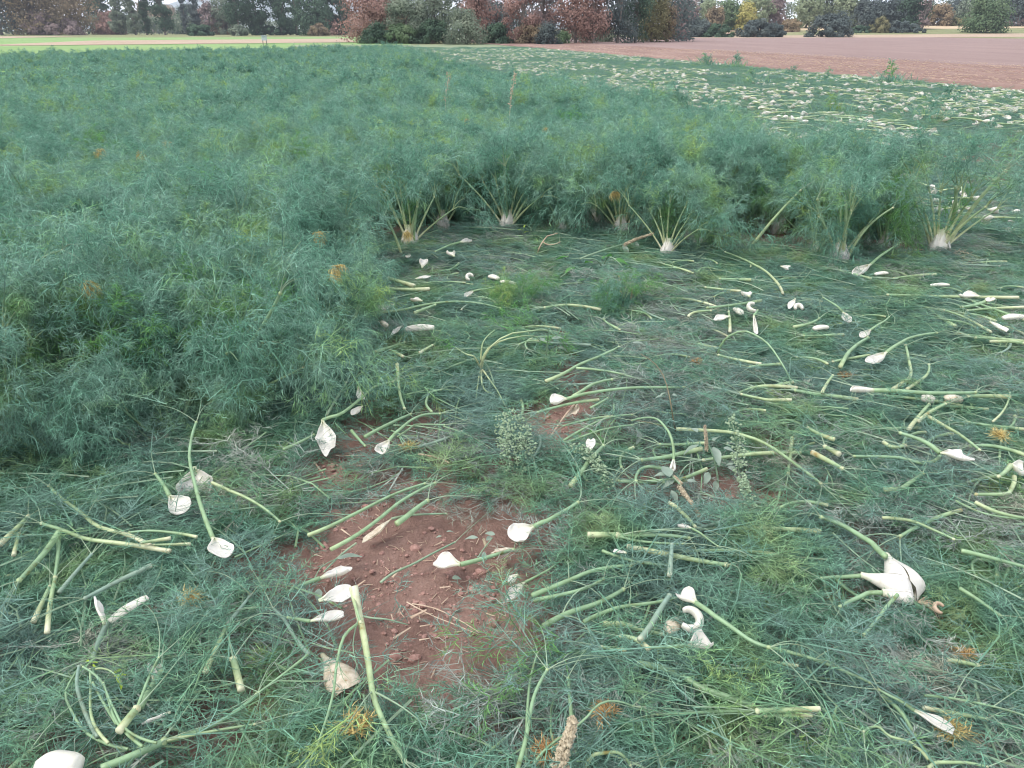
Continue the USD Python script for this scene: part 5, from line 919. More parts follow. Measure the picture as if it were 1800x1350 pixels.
for k, (pts, d) in enumerate([([(1790, 523), (1700, 522), (1620, 520), (1560, 518)], 6), ([(1735, 528), (1715, 536), (1690, 540)], 7), ([(1800, 540), (1750, 542), (1700, 546)], 5), ([(1338, 528), (1290, 536), (1243, 541)], 6), ([(1302, 512), (1265, 508), (1240, 505)], 5), ([(1320, 492), (1290, 491), (1265, 490)], 6), ([(1376, 516), (1350, 480), (1320, 462), (1275, 443)], 5), ([(1395, 575), (1425, 568), (1440, 560)], 6), ([(1210, 556), (1225, 548), (1250, 546)], 5), ([(1455, 640), (1430, 630), (1400, 628)], 5), ([(1740, 600), (1765, 600), (1800, 603)], 6), ([(1800, 562), (1760, 548), (1710, 530)], 5), ([(1742, 584), (1700, 560), (1660, 545)], 5), ([(1375, 640), (1340, 642), (1318, 645)], 6)]):
    ST(('long pale stalk running left from the right edge cluster', 'short pale stalk under the torn shell at the right', 'thin stalk at the right edge below the torn shell', 'pale stalk with cut end left of the crescent slice', 'green stalk left of the torn bulb cap', 'pale stalk segment left of the bluish tangle', 'arched stalk from the back row down to the bluish tangle', 'pale stalk butt left of the white wedge', 'short stalk near the tiny red soil spot', 'pale stem over the mat left of the green cut stalk', 'pale stem leaving the right edge below the low shell', 'sloping pale stem between the right edge shells', 'green stem behind the low shell at the right edge', 'pale stub below the pale cut stalk of the hoop')[k], pts, d, .085, 2, ('pale_stalk', 'stalk')[k % 2], .05)

# --- single stalks that stand out of the crop
def STEM(label, pts, dpx, nb=3, m='stalk', lean=0.06, t0=.3):
    """A standing stalk: rooted at the first point, the others at (nearly) the same distance."""
    rng = nxt(); b = gp(*pts[0], .04); P = [b]
    for k, (u, v) in enumerate(pts[1:], 1):
        d = np.array([(u - 900) / FPX, 0, 0]) + CU * (675 - v) / FPX + CF; q = np.array([0, 0, CAM_H]) + d * ((b[1] - lean * k) / d[1]); P.append(q)
    P = np.array(P); o = P[0] * [1, 1, 0]; t = thing('fennel_stalk', label, 'fennel stalk', o); mb, r, Q, T = stalk_mesh(P, dpx, rng, t0, .6); local_part(t, 'stalk', mb, m, o)
    for k in range(nb):
        d = unit(T + rng.normal(size=3) * .55); L = rng.uniform(.10, .2); e = Q[-1] + d * L; mid = Q[-1] + d * L * .5 + [0, 0, .015]; R = resample([Q[-1], mid, e], 7)
        local_part(t, 'branch', MB().add(*tube(R, np.linspace(r * .3, .0012, 7), 6, t0=.2, caps=False)), 'branch', o)
        v, f = frond(rng, R[4], d + [0, 0, .1], rng.uniform(.2, .3), 5, 4, 3, wf=.0017, droop=.4); local_part(t, 'frond', MB().add(v, f), 'frond', o, False)
STEM('thick bent green stalk rising from the front corner of the left stand', [(385, 702), (425, 628), (468, 563), (493, 515)], 8)
STEM('slimmer green stalk beside the thick bent one at the front corner', [(410, 694), (438, 640), (462, 602)], 5.5)
STEM('pale side stalk leaning right from the front corner plant', [(398, 708), (480, 672), (533, 646)], 5, 2, 'pale_stalk')
STEM('thin stalk leaning left in front of the left stand', [(312, 695), (290, 650), (276, 605)], 4, 2)
STEM('pale stalk arching in from the left edge over the crop', [(2, 640), (28, 520), (62, 462), (110, 440)], 6, 3, 'pale_stalk')
STEM('forked pale stalk standing out of the middle of the left stand', [(212, 520), (213, 445), (245, 416), (284, 393)], 6, 3, 'pale_stalk')
STEM('pale twig reaching over the notch from the left stand', [(600, 570), (622, 545), (645, 522)], 4, 2, 'pale_stalk')
STEM('thick pale stalk leaning right behind the back row, right of the broad bulb', [(1322, 432), (1360, 385), (1408, 334)], 6, 3, 'pale_stalk', .02)
STEM('upright stalk of the corner plant on the right', [(1655, 440), (1674, 388), (1680, 328)], 8, 3, 'pale_stalk', .02, .1)
STEM('long stalk of the corner plant leaning to the right edge', [(1660, 440), (1702, 375), (1768, 300)], 8, 3, 'pale_stalk', .02, .1)
STEM('upright creamy stalk above the split bulb', [(1480, 458), (1486, 405), (1487, 360)], 7, 2, 'pale_stalk', .02, .0)
STEM('left-leaning stalk above the split bulb', [(1464, 450), (1447, 390), (1437, 350)], 7, 2, 'stalk', .02)
STEM('stalk bending right from the split bulb', [(1490, 455), (1520, 405), (1570, 365)], 5, 2, 'pale_stalk', .02)
STEM('straight stalk above the small round bulb of the back row', [(893, 402), (889, 340), (886, 290)], 5, 3, 'stalk', .02)
STEM('stalk leaning right above the small round bulb of the back row', [(897, 402), (925, 352), (953, 320)], 5.5, 2, 'pale_stalk', .02)
STEM('stalk leaning left above the leftmost back-row bulb', [(706, 448), (690, 405), (676, 378)], 5, 2, 'pale_stalk', .02)
STEM('tall stalk above the leftmost back-row bulb', [(728, 430), (732, 370), (752, 305)], 4.5, 3, 'stalk', .02)
# ---------------------------------------------------------------- weeds, yellowed fronds, straw, clods
def leaf_part(t, rng, o, base, yaw, L, Wd, m='weed_leaf', pitch=-.2, name='leaf', curl=.3):
    v, f = leaf(rng, L, Wd, rng.uniform(.15, .4), curl); v = rot(rot(rot(v, 'x', rng.normal() * .3), 'y', pitch), 'z', yaw) + base
    local_part(t, name, MB().add(v, f), m, o)
OCT_V = np.array([[1, 0, 0], [-1, 0, 0], [0, 1, 0], [0, -1, 0], [0, 0, 1], [0, 0, -1]], float); OCT_F = np.array([[0, 2, 4], [2, 1, 4], [1, 3, 4], [3, 0, 4], [2, 0, 5], [1, 2, 5], [3, 1, 5], [0, 3, 5]])
def grains(rng, P, spread, size, n):
    """Small seeds clustered along a path."""
    Q = resample(P, 40); i = rng.integers(0, 40, n); sp = np.interp(i, [0, 39], np.broadcast_to(spread, (2,)) if np.ndim(spread) else [spread, spread])
    c = Q[i] + unit(rng.normal(size=(n, 3))) * (sp * rng.uniform(.2, 1, n) ** .5)[:, None]; s = size * rng.uniform(.6, 1.3, n)
    v = (c[:, None] + OCT_V[None] * s[:, None, None] * rng.uniform(.7, 1.3, (n, 1, 3))).reshape(-1, 3); f = (np.arange(n)[:, None, None] * 6 + OCT_F[None]).reshape(-1, 3); return v, f
def spike(t, rng, o, P, wpx, n=620, m='seed', name='seed_head'):
    w = np.array(wpx) * depth(P[0]) / FPX / 2; v, f = grains(rng, P, w if np.ndim(w) else float(w), float(np.max(w)) * .26, n)
    n = n; Q = resample(P, 12); lumps = MB().add(v, f).add(*tube(Q, np.interp(np.linspace(0, 1, 12), [0, 1], w if np.ndim(w) else [w, w]) * .62, 7)[:2])
    return local_part(t, name, lumps, m, o, False)
def WEED(label, root, leaves=(), stems=(), spikes=(), fruits=(), cat='weed', name='weed', stem_m='branch', leaf_m='weed_leaf', z=.05):
    """leaves: (u, v, z, px length, px width, yaw deg, pitch); stems, spikes, fruits: photo paths with heights."""
    rng = nxt(); o = gp(*root, 0); t = thing(name, label, cat, o)
    for pts, zz, d in stems:
        P = stalk_path(pts, zz); r = d * depth(P[0]) / FPX / 2; local_part(t, 'stem', MB().add(*tube(resample(P, 10), np.linspace(r, r * .5, 10), 6, t0=.4)), stem_m, o)
    for u, v, zz, L, Wd, yaw, pit in leaves:
        b = gp(u, v, zz); s = depth(b) / FPX; leaf_part(t, rng, o, b, math.radians(yaw), L * s, Wd * s, leaf_m, pit)
    for pts, zz, w in spikes: spike(t, rng, o, stalk_path(pts, zz), w)
    for pts, zz, w, n in fruits:
        P = stalk_path(pts, zz); v, f = grains(rng, P, w * depth(P[0]) / FPX, .0045, n); b = MB().add(v, f)
        for k in range(14): q = resample(P, 20)[rng.integers(0, 20)]; b.add(*tube(np.array([q, q + rng.normal(size=3) * w * depth(P[0]) / FPX * .5]), [.0011, .0006], 3, caps=False)[:2])
        local_part(t, 'fruit_cluster', b, 'fruit', o, False)
    return t
WEED('grey-leaved pigweed lying before the back row, its pale seed head pointing right', (1075, 445), [(1095, 430, .1, 26, 10, -70, .4), (1108, 425, .1, 22, 8, -60, .5), (1118, 425, .09, 20, 7, -80, .5), (1080, 432, .12, 22, 10, 120, 0), (1065, 465, .08, 24, 11, 200, .1)],
     [([(1020, 455), (1060, 440), (1100, 428)], .12, 4)], [([(1098, 430), (1120, 420), (1148, 411)], [.12, .14, .15], [7, 4])])
WEED('green broad-leaved weed tangled below the lying pigweed', (1060, 470), [(1000, 452, .1, 26, 14, 170, 0), (1010, 470, .1, 24, 13, 220, 0), (1060, 455, .14, 30, 15, 60, -.2), (1080, 458, .13, 28, 14, 10, .1), (1075, 480, .1, 26, 14, -40, .2), (1040, 462, .12, 24, 12, 110, 0), (1100, 470, .1, 26, 12, -10, .1), (1030, 490, .08, 24, 12, 200, .1)],
     [([(1060, 475), (1040, 455), (1005, 455)], [.03, .12, .1], 3), ([(1060, 475), (1075, 452), (1095, 470)], [.03, .14, .1], 3)], leaf_m='green_leaf')
WEED('small light green upright seedling below the middle back-row bulb', (920, 420), [(920, 410, .06, 10, 5, 30, -.5), (919, 405, .09, 10, 5, 200, -.5), (921, 400, .12, 9, 4, 80, -.6)], [([(920, 420), (920, 398)], [.02, .13], 2)], leaf_m='seedling')
WEED('pale forked dead sprig left of the lying pigweed', (955, 440), [], [([(945, 445), (952, 428), (962, 415)], [.04, .1, .14], 3), ([(962, 415), (980, 410)], [.14, .15], 2), ([(955, 425), (970, 430), (985, 425)], [.1, .12, .12], 2)], stem_m='dry')
WEED('brown upright seed heads of a pigweed standing in the middle of the mat', (1088, 545), [(1080, 535, .08, 20, 8, 120, .3), (1070, 530, .08, 18, 8, 200, .2)], [([(1085, 548), (1090, 515)], [.02, .1], 3)],
     [([(1090, 522), (1092, 505), (1088, 486)], [.08, .12, .18], [5, 3]), ([(1070, 530), (1068, 515)], [.07, .12], [5, 3]), ([(1108, 530), (1112, 508)], [.07, .14], [4, 3])])
WEED('upright yellowish weed with dry leaves in the middle of the mat', (960, 610), [(955, 600, .12, 22, 9, 100, -.2), (970, 595, .14, 24, 9, 20, -.1), (940, 615, .08, 22, 9, 200, .1), (980, 610, .08, 20, 9, -20, .1), (962, 590, .18, 20, 8, 150, -.3)], [([(960, 640), (962, 605), (965, 578)], [.02, .12, .22], 3)], leaf_m='weed_leaf')
WEED('grey-leaved pigweed with a tan upright seed spike right of the small soil patch', (1262, 850), [(1228, 782, .16, 30, 17, 190, .25), (1253, 786, .16, 34, 18, -75, .4), (1272, 788, .15, 28, 16, 10, .2), (1245, 830, .08, 24, 14, -110, .4), (1280, 820, .1, 24, 13, -20, .3), (1290, 835, .06, 22, 12, -50, .3), (1258, 845, .05, 24, 12, -100, .3), (1255, 775, .18, 26, 14, 60, -.1), (1225, 760, .18, 24, 12, 100, -.1)],
     [([(1262, 855), (1256, 810), (1242, 775)], [.03, .12, .19], 4)], [([(1242, 790), (1241, 770), (1239, 749)], [.16, .2, .24], [8, 5])])
WEED('goosefoot with loose green fruit clusters right of the tan seed spike', (1300, 860), [(1310, 830, .08, 14, 6, 10, 0), (1290, 815, .1, 14, 6, 180, 0)], [([(1302, 862), (1297, 810), (1288, 745)], [.03, .12, .24], 2.5), ([(1300, 830), (1318, 850)], [.08, .1], 2)], (), [([(1299, 830), (1296, 790), (1288, 738)], [.08, .16, .26], 16, 130), ([(1302, 840), (1312, 862), (1318, 890)], [.08, .08, .06], 12, 120)], cat='weed', name='goosefoot')
WEED('drooping pigweed with large grey leaf and a lumpy tan seed head pointing down', (1180, 838), [(1176, 838, .12, 34, 22, 95, -.3), (1185, 843, .1, 24, 11, 210, .2), (1208, 846, .1, 26, 12, 20, .1), (1180, 862, .08, 26, 12, -70, .3), (1205, 858, .08, 22, 9, -20, .2), (1172, 834, .12, 22, 12, 170, 0)],
     [([(1172, 830), (1190, 845), (1210, 880)], [.1, .1, .08], 4)], [([(1194, 856), (1212, 880), (1234, 914)], [.10, .09, .07], [10, 7]), ([(1185, 838), (1198, 850)], .1, [7, 5])])
WEED('tall tan pigweed seed head standing at the bottom edge', (985, 1365), [], [([(985, 1380), (995, 1310)], [.05, .15], 6)], [([(983, 1362), (990, 1322), (1001, 1290), (1007, 1266)], [.08, .13, .16, .18], [34, 14])])
WEED('bushy goosefoot covered with pale green fruits left of the central soil spot', (905, 800), [(890, 760, .14, 16, 7, 160, 0), (925, 770, .12, 16, 7, 10, 0)], [([(905, 805), (903, 770), (895, 735)], [.03, .12, .2], 3), ([(905, 790), (925, 770), (930, 750)], [.05, .13, .16], 2)], (),
     [([(890, 730), (900, 770), (912, 825)], [.18, .16, .05], 24, 200), ([(915, 740), (925, 775), (925, 810)], [.15, .13, .05], 20, 140), ([(878, 745), (885, 780), (890, 835)], [.14, .12, .04], 13, 130)], name='goosefoot')
WEED('thin goosefoot twig hanging below the paired stems', (1030, 800), [(1000, 790, .1, 14, 6, 200, 0)], [([(975, 775), (1020, 790), (1060, 825)], [.07, .12, .1], 2)], (), [([(1010, 785), (1045, 808), (1070, 850)], [.11, .11, .07], 13, 190)], name='goosefoot')
WEED('dark bare twig standing upright with a few round leaves, right of the centre', (1188, 762), [(1172, 690, .2, 16, 11, 200, .1), (1166, 697, .2, 16, 12, 170, .1), (1182, 695, .2, 14, 10, 20, .1), (1118, 752, .1, 32, 22, -80, .4), (1132, 737, .12, 16, 8, 90, 0)], [([(1188, 762), (1180, 715), (1170, 670), (1152, 640), (1126, 622)], [.04, .16, .22, .26, .27], 3), ([(1188, 755), (1150, 745), (1115, 738)], [.06, .1, .12], 2)], stem_m='twig')
WEED('large single green leaf lying beside the white leaf scrap', (1058, 785), [(1060, 782, .07, 36, 15, 100, -.25), (1046, 760, .09, 20, 9, 140, 0), (1020, 765, .08, 20, 10, 110, -.1)], leaf_m='green_leaf', name='leaf_sprig', cat='leaf')
WEED('pale grey leaves beside the long stalk from the central soil spot', (1105, 605), [(1100, 612, .1, 22, 11, 160, .0), (1112, 602, .11, 24, 8, 5, 0), (1108, 618, .08, 18, 9, -70, .1)], [([(1090, 620), (1105, 606)], .09, 2)])
WEED('yellow-green seedling with feathery leaves at the bottom left', (190, 1182), [(200, 1182, .10, 14, 5, 30, 0), (205, 1190, .10, 20, 6, -45, .2), (212, 1198, .09, 16, 6, -60, .2), (200, 1188, .1, 14, 5, 0, 0), (208, 1186, .1, 14, 5, 10, 0)], [([(168, 1176), (195, 1180), (215, 1205)], [.1, .11, .09], 4)], leaf_m='seedling', stem_m='pale_stalk')
WEED('small bright green sprig left of the yellow-green seedling', (160, 1165), [(158, 1166, .1, 9, 5, 60, 0), (162, 1164, .1, 9, 5, 10, 0), (156, 1163, .1, 9, 5, 150, 0), (163, 1168, .1, 8, 4, -40, 0)], leaf_m='seedling')
WEED('grey-green leaf curving over the white scoop on the bare soil', (590, 985), [(592, 982, .05, 42, 14, 8, -.3), (560, 1035, .05, 24, 14, -80, .2), (545, 1035, .05, 20, 9, -110, .2)], [([(552, 1020), (562, 1000), (592, 982)], [.05, .05, .06], 3)])
WEED('round small leaves on the upper right of the bare soil', (790, 935), [(785, 935, .02, 14, 12, 20, 0), (776, 942, .02, 10, 5, 190, 0)], name='leaf_sprig', cat='leaf')
WEED('dark round leaf lying on the bare soil below the white scoop', (800, 1015), [(795, 1017, .015, 17, 14, 20, .05)], name='fallen_leaf', cat='leaf')
WEED('withered grey sprig between the bare-soil scoop and the smooth white cup', (850, 955), [(840, 945, .05, 24, 9, 170, 0), (855, 950, .06, 20, 8, 60, 0), (850, 970, .04, 18, 8, -80, .1), (870, 940, .05, 22, 9, 150, 0)], [([(835, 990), (850, 965), (866, 945)], [.02, .06, .07], 3)], [([(855, 960), (850, 948)], .06, [6, 4])])
for u, v, zt, h, lab in [(893, 195, .62, .36, 'tall dead orange-brown weed stalk rising above the crop, right of the middle'), (780, 180, .62, .30, 'grey withered weed stalk rising above the crop, left of the orange-brown one')]:
    p = gp(u, v, zt); rng = nxt(); o = p * [1, 1, 0]; t = thing('dead_weed', lab, 'weed', o); P = np.array([[p[0], p[1], .1], [p[0] + .02, p[1], zt], [p[0] + .05, p[1], zt + h * .6], [p[0] + .07, p[1], zt + h]])
    local_part(t, 'stem', MB().add(*tube(resample(P, 8), np.linspace(.006, .002, 8), 5, t0=.5)), 'dry', o); v_, f_ = grains(rng, P[1:] + [0, 0, .02], .028, .0065, 60); local_part(t, 'seed_head', MB().add(v_, f_), 'dry' if u > 850 else 'seed', o, False)
# regrowing fennel
for u, v, s, lab in [(905, 560, .40, 'small bright green fennel shoot in the middle of the mat, left one of two'), (1085, 562, .42, 'small bright green fennel shoot below the brown seed heads, right one of two')]:
    p = gp(u, v); thing('fennel_shoot', lab, 'fennel shoot', p, 1.0, s, proto=BRIGHT[0])
def fountain():
    rng = nxt(); o = gp(848, 650); t = thing('fennel_shoot', 'bundle of thin pale stems arching both ways beside the central soil patch', 'fennel shoot', o)
    for k, (pts, zz) in enumerate([([(846, 648), (856, 615), (890, 596), (950, 600)], [.06, .16, .2, .1]), ([(847, 648), (862, 610), (905, 585), (975, 590)], [.06, .18, .24, .14]), ([(845, 648), (848, 605), (870, 580)], [.06, .16, .2]), ([(848, 650), (870, 680), (893, 722)], [.06, .08, .04]), ([(847, 650), (862, 690), (880, 702)], [.06, .07, .04]), ([(844, 650), (838, 690), (836, 715)], [.06, .06, .04]), ([(844, 646), (830, 625), (800, 610)], [.06, .12, .1])]):
        P = stalk_path(pts, zz); local_part(t, 'stem', MB().add(*tube(resample(P, 12), np.linspace(.0045, .002, 12), 6, t0=.1)), 'pale_stalk', o)
        if k < 3 or k == 6: v, f = frond(rng, P[-1], unit(P[-1] - P[-2]), .2, 5, 4, 4, wf=.0016, droop=.2); local_part(t, 'frond', MB().add(v, f), 'bright', o, False)
fountain()
# yellowed fronds in the crop and on the mat
YEL = [(620, 1290, 62, 'yellow', .10, 'big golden-yellow frond on the mat at the bottom, left of the middle'), (1690, 1296, 36, 'yellow', .10, 'yellow frond tuft beside the forked white leaf base'), (1068, 1256, 26, 'orange', .10, 'orange shrivelled frond right of the grey seed head'), (968, 1320, 34, 'orange', .09, 'narrow orange frond left of the grey seed head'),
       (156, 496, 30, 'yellow', .55, 'yellow frond tip standing out of the left crop'), (596, 470, 40, 'yellow', .5, 'yellowish frond at the right side of the left crop'), (295, 250, 22, 'yellow', .6, 'pale yellow frond far back in the left crop'), (176, 264, 26, 'yellow', .6, 'yellow frond far back near the left edge'), (448, 215, 16, 'yellow', .62, 'yellow frond in the far crop above the left middle'),
       (247, 268, 14, 'yellow', .6, 'small yellow frond between two yellow ones in the far crop'), (848, 173, 9, 'yellow', .62, 'tiny yellow frond in the crop below the thicket'), (1083, 338, 30, 'yellow', .42, 'hanging yellow frond behind the lying pigweed'), 
       (1195, 298, 24, 'yellow', .5, 'yellowish frond above the broad fibrous bulb'), (1512, 350, 16, 'yellow', .35, 'yellow frond right of the split bulb'), (1230, 637, 26, 'orange', .09, 'orange dried frond in the middle of the right mat'), (1490, 662, 40, 'orange', .06, 'orange frond spread below the green cut stalk'), 
       (1762, 768, 26, 'yellow', .11, 'withered yellow-brown blossom near the right edge'), (325, 1058, 34, 'yellow', .08, 'yellow-brown frond right of the brown tuft'), (1704, 1158, 34, 'orange', .06, 'yellow-orange frond near the right edge below the big bulb'), 
       (715, 408, 14, 'yellow', .3, 'yellow frond hanging in the left of the back row'), (720, 790, 30, 'yellow', .06, 'yellow frond below the bulb with two stalks'), (960, 225, 10, 'yellow', .62, 'small yellow frond in the far crop, middle'), (820, 210, 10, 'yellow', .62, 'yellow frond right of the grey withered stalk'), (560, 410, 16, 'yellow', .5, 'faint yellow frond at the edge of the left crop')]
for u, v, s, m, z, lab in YEL:
    rng = nxt(); p = gp(u, v, z); L = s * (.38 if z > .2 else .62 if m == 'yellow' else .19) * depth(p) / FPX; o = p; t = thing('yellowed_frond', lab, 'frond', o); mb = MB()
    for k in range(2):
        a = rng.uniform(0, 2 * PI) if z > .2 else rng.normal() * .7 + 2; V, F = frond(rng, (0, 0, .0), (math.cos(a) * .6, math.sin(a) * .6, 1.0) if z > .2 else (math.cos(a), math.sin(a), .12), L * .8, 4, 4, 2, wf=.0018, droop=.9 if z > .2 else .1, flat=None if z > .2 else .5); mb.add(V, F)
    mb.build(part(t, 'threads'), m, t=False)
def tuft(u, v, wpx, m, lab, n=260, z=.03):
    rng = nxt(); p = gp(u, v, z); s = wpx * depth(p) / FPX / 2; t = thing('dried_tuft', lab, 'dead plant', p * [1, 1, 0]); a = rng.uniform(0, 2 * PI, n); rr = s * np.sqrt(rng.uniform(0, 1, n)); b = np.stack([rr * np.cos(a), rr * np.sin(a), np.full(n, z) + .5 * s * (1 - (rr / s) ** 2)], 1)
    d = unit(rng.normal(size=(n, 3)) * [1, 1, .5] + [0, 0, .4]); L = s * rng.uniform(.25, .6, n)[:, None]; P = np.stack([b, b + d * L * .5, b + d * L + rng.normal(size=(n, 3)) * L * .3 - [0, 0, .2 * s]], 1); V, F = strands(P, .0022, rng); MB().add(V, F).build(part(t, 'threads'), m, t=False)
tuft(272, 1083, 56, 'brown', 'round reddish-brown dried tuft in the left pile', 420)
tuft(1735, 262, 44, 'brown', 'brown withered weed at the right edge behind the back row', 200, .08); tuft(1585, 445, 60, 'dry', 'dry yellowed leaves before the back row, left of the corner plant', 160); tuft(1690, 455, 50, 'dry', 'dry litter right of the corner plant', 120)
# straw on the soil
STRAW = [([(722, 1086), (750, 1072)], 7, 'pale pinkish chaff flake, uppermost of the straw on the bare soil'), ([(692, 1122), (722, 1103)], 6, 'pale chaff flake left of the middle straw on the bare soil'), ([(738, 1101), (756, 1098)], 3.5, 'short straw bit right of the two chaff flakes'), ([(737, 1125), (755, 1122)], 4, 'straw bit lowest on the bare soil'), ([(688, 1080), (692, 1095)], 3, 'upright straw splinter at the left of the bare soil'), ([(855, 1078), (870, 1083)], 4, 'straw splinter at the right rim of the bare soil'),
         ([(715, 1058), (762, 1083), (803, 1099), (842, 1116)], 3, 'long thin pale straw crossing the bare soil, lower of two'), ([(724, 1061), (760, 1068), (800, 1086), (842, 1112)], 3, 'long thin pale straw crossing the bare soil, upper of two'), ([(773, 1033), (792, 1031)], 4, 'straw bit in the middle of the bare soil'), ([(690, 1015), (705, 998)], 5, 'wood-coloured chip at the left middle of the bare soil'), ([(628, 1030), (642, 1020)], 5, 'straw chip beside the white scoop on the bare soil'), ([(600, 930), (616, 942)], 4, 'straw chip under the long stalk above the bare soil'), ([(1520, 1065), (1526, 1082)], 4, 'straw splinter below the big two-lobed bulb'), ([(590, 800), (640, 801)], 4, 'straight pale straw on the left soil spot'), ([(552, 812), (568, 832)], 4, 'tan straw on the left side of the left soil spot')]
for pts, d, lab in STRAW:
    rng = nxt(); P = stalk_path(pts, .018); o = P[0] * [1, 1, 0]; t = thing('straw', lab, 'straw', o); r = d * depth(P[0]) / FPX / 2; local_part(t, 'stem', MB().add(*tube(resample(P, 8), np.linspace(r, r * .6, 8), 5, flat=.4)), 'dry', o)
rng = np.random.default_rng(71); UsdGeom.PointInstancer.Define(stage, '/World/soil_clods'); cl = []
for i in range(4):
    m = trimesh.creation.icosphere(1); m.vertices = m.vertices * (0.75 + .5 * meshkit.noise(m.vertices * 1.7, 30 + i)[:, None]) * [1, .8, .6]; usdkit.mesh(stage, f'/World/soil_clods/clod_{"abcd"[i]}', m, M['clod']); cl.append(f'/World/soil_clods/clod_{"abcd"[i]}')
x = rng.uniform(-1.8, 2.6, 60000); y = rng.uniform(1.1, 5.0, 60000); p = np.stack([x, y, 0 * x], 1); p = p[bare(p, 1.12)]; p = p[meshkit.fbm(p * 3, 3, 40) + rng.uniform(-.12, .12, len(p)) > .47][:9000]
p[:, 2] = soil_z(p[:, 0], p[:, 1]) + .001; s = np.clip(rng.lognormal(-5.7, .62, len(p)), .0012, .018)
cc = np.stack([rng.uniform(C_PLOUGH + .1, 27, 9000), 6 + 60 * rng.uniform(0, 1, 9000) ** 1.6], 1); q = cc[:, :1] * EC + cc[:, 1:] * ER; q[:, 2] = .03; s2 = rng.uniform(.008, .03, len(q))
tag(instancer('/World/soil_clods', cl, np.vstack([p, q]), rng.uniform(0, 6.28, len(p) + len(q)), np.concatenate([s, s2]), rng.integers(0, 4, len(p) + len(q))), 'crumbs and clods of red earth on the open soil', 'soil clods', kind='stuff')
UsdGeom.PointInstancer.Define(stage, '/World/stubble_straw'); v, f, _ = tube([[-.5, 0, 0], [.5, .1, .02]], .045, 4); usdkit.mesh(stage, '/World/stubble_straw/straw', (v, f), M['dry'])
n = 9000; cc = np.stack([C_PLOUGH + .6 + 12 * rng.uniform(0, 1, n) ** 1.3, 6 + 70 * rng.uniform(0, 1, n) ** 1.5], 1); q = cc[:, :1] * EC + cc[:, 1:] * ER; q[:, 2] = .07
keep = meshkit.fbm(np.stack([cc[:, 0] * .9, cc[:, 1] * .06, 0 * cc[:, 0]], 1), 3, 77) > .43; q = q[keep]; n = len(q)
tag(instancer('/World/stubble_straw', ['/World/stubble_straw/straw'], q, rng.uniform(0, 6.28, n), rng.uniform(.05, .14, n), np.zeros(n, int)), 'pale straw bits strewn over the ploughed field', 'straw', kind='stuff')
n = 1500; p2 = np.stack([rng.uniform(-1.6, 2.4, n * 20), rng.uniform(1.1, 4.5, n * 20), np.zeros(n * 20)], 1); p2 = p2[bare(p2, 1.1)][:420]; p2[:, 2] = soil_z(p2[:, 0], p2[:, 1]) + .006; n = len(p2)
UsdGeom.PointInstancer.Define(stage, '/World/soil_chaff'); usdkit.mesh(stage, '/World/soil_chaff/bit', (v, f), M['dry'])
tag(instancer('/World/soil_chaff', ['/World/soil_chaff/bit'], p2, rng.uniform(0, 6.28, n), rng.uniform(.006, .03, n), np.zeros(n, int)), 'fine chaff scattered over the bare soil', 'chaff', kind='stuff')

# ---------------------------------------------------------------- white offcuts over the harvested strip
OFF = []
for i in range(7):
    c = klass('offcut_kind'); r6 = np.random.default_rng(300 + i); used[str(c)] = 0
    if i == 5: 
        a = np.linspace(0, 4, 12); v, f, t_ = tube(np.stack([np.cos(a) * .035, np.sin(a) * .035, 0 * a + .02], 1), .012 * np.sin(np.linspace(.3, PI - .3, 12)), 8); MB().add(v, f, .1).build(part(c, 'slice'), 'bulb', True)
    else:
        v, f, t_ = scoop(r6, r6.uniform(.08, .13), r6.uniform(.06, .10), .007, .009, r6.uniform(85, 150), r6.uniform(.6, .9), 9, 9, .15); v[:, 2] += .0; v = rot(v, 'x', r6.normal() * .8); v[:, 2] -= v[:, 2].min(); MB().add(v, f, t_).build(part(c, 'leaf_base'), 'bulb', True)
        if i % 2 == 0:
            L = r6.uniform(.15, .4); P = np.array([[0.01, 0, .04], [-L * .5, r6.normal() * .03, .05], [-L, r6.normal() * .06, .05]]); MB().add(*tube(resample(P, 6), np.linspace(.009, .006, 6), 7, t0=.3)).build(part(c, 'stalk'), 'pale_stalk', True)
            V, F = frond(r6, P[-1], (-1, r6.normal() * .4, .1), .25, 4, 3, 3, wf=.0028, droop=0, flat=.4); usdkit.mesh(stage, part(c, 'frond'), (V, F), M['litter'])
    OFF.append(c)
rng = np.random.default_rng(33); rows = np.arange(4.35, C_PLOUGH - .5, .45); n = 9000
cc = np.stack([rows[rng.integers(0, len(rows), n)] + rng.normal(size=n) * .11, 3.0 + 60 * rng.uniform(0, 1, n) ** 1.25], 1); dens = meshkit.fbm(np.stack([cc[:, 0] * .8, cc[:, 1] * .3, 0 * cc[:, 0]], 1), 3, 55); cc = cc[(dens > .44) & (rng.uniform(size=n) < np.interp(cc[:, 1], [8, 25, 60], [.8, .6, .4]))]
q = cc[:, :1] * EC + cc[:, 1:] * ER; px = to_px(q); D = np.hypot(q[:, 0], q[:, 1]); keep = (D > 5.6) & (px[:, 0] < 1860) & (px[:, 1] < 560); q, D, cc = q[keep], D[keep], cc[keep]; o = np.argsort(D); q, D, cc = q[o], D[o], cc[o]
q[:, 2] = rng.uniform(.04, .085, len(q)); rz = rng.normal(size=len(q)) * .9 + np.where(rng.uniform(size=len(q)) < .5, 0, PI); ix = rng.integers(0, 7, len(q))
for i in range(min(290, len(q))):
    thing('bulb_offcut', 'white fennel offcut strewn on the mown tops of the harvested strip', 'fennel offcut', q[i], rz[i], rng.uniform(.75, 1.1) * np.interp(D[i], [7, 11], [.85, 1.35]), group='white offcuts on the harvested strip', proto=OFF[ix[i]])
UsdGeom.PointInstancer.Define(stage, '/World/far_offcuts'); ps = []
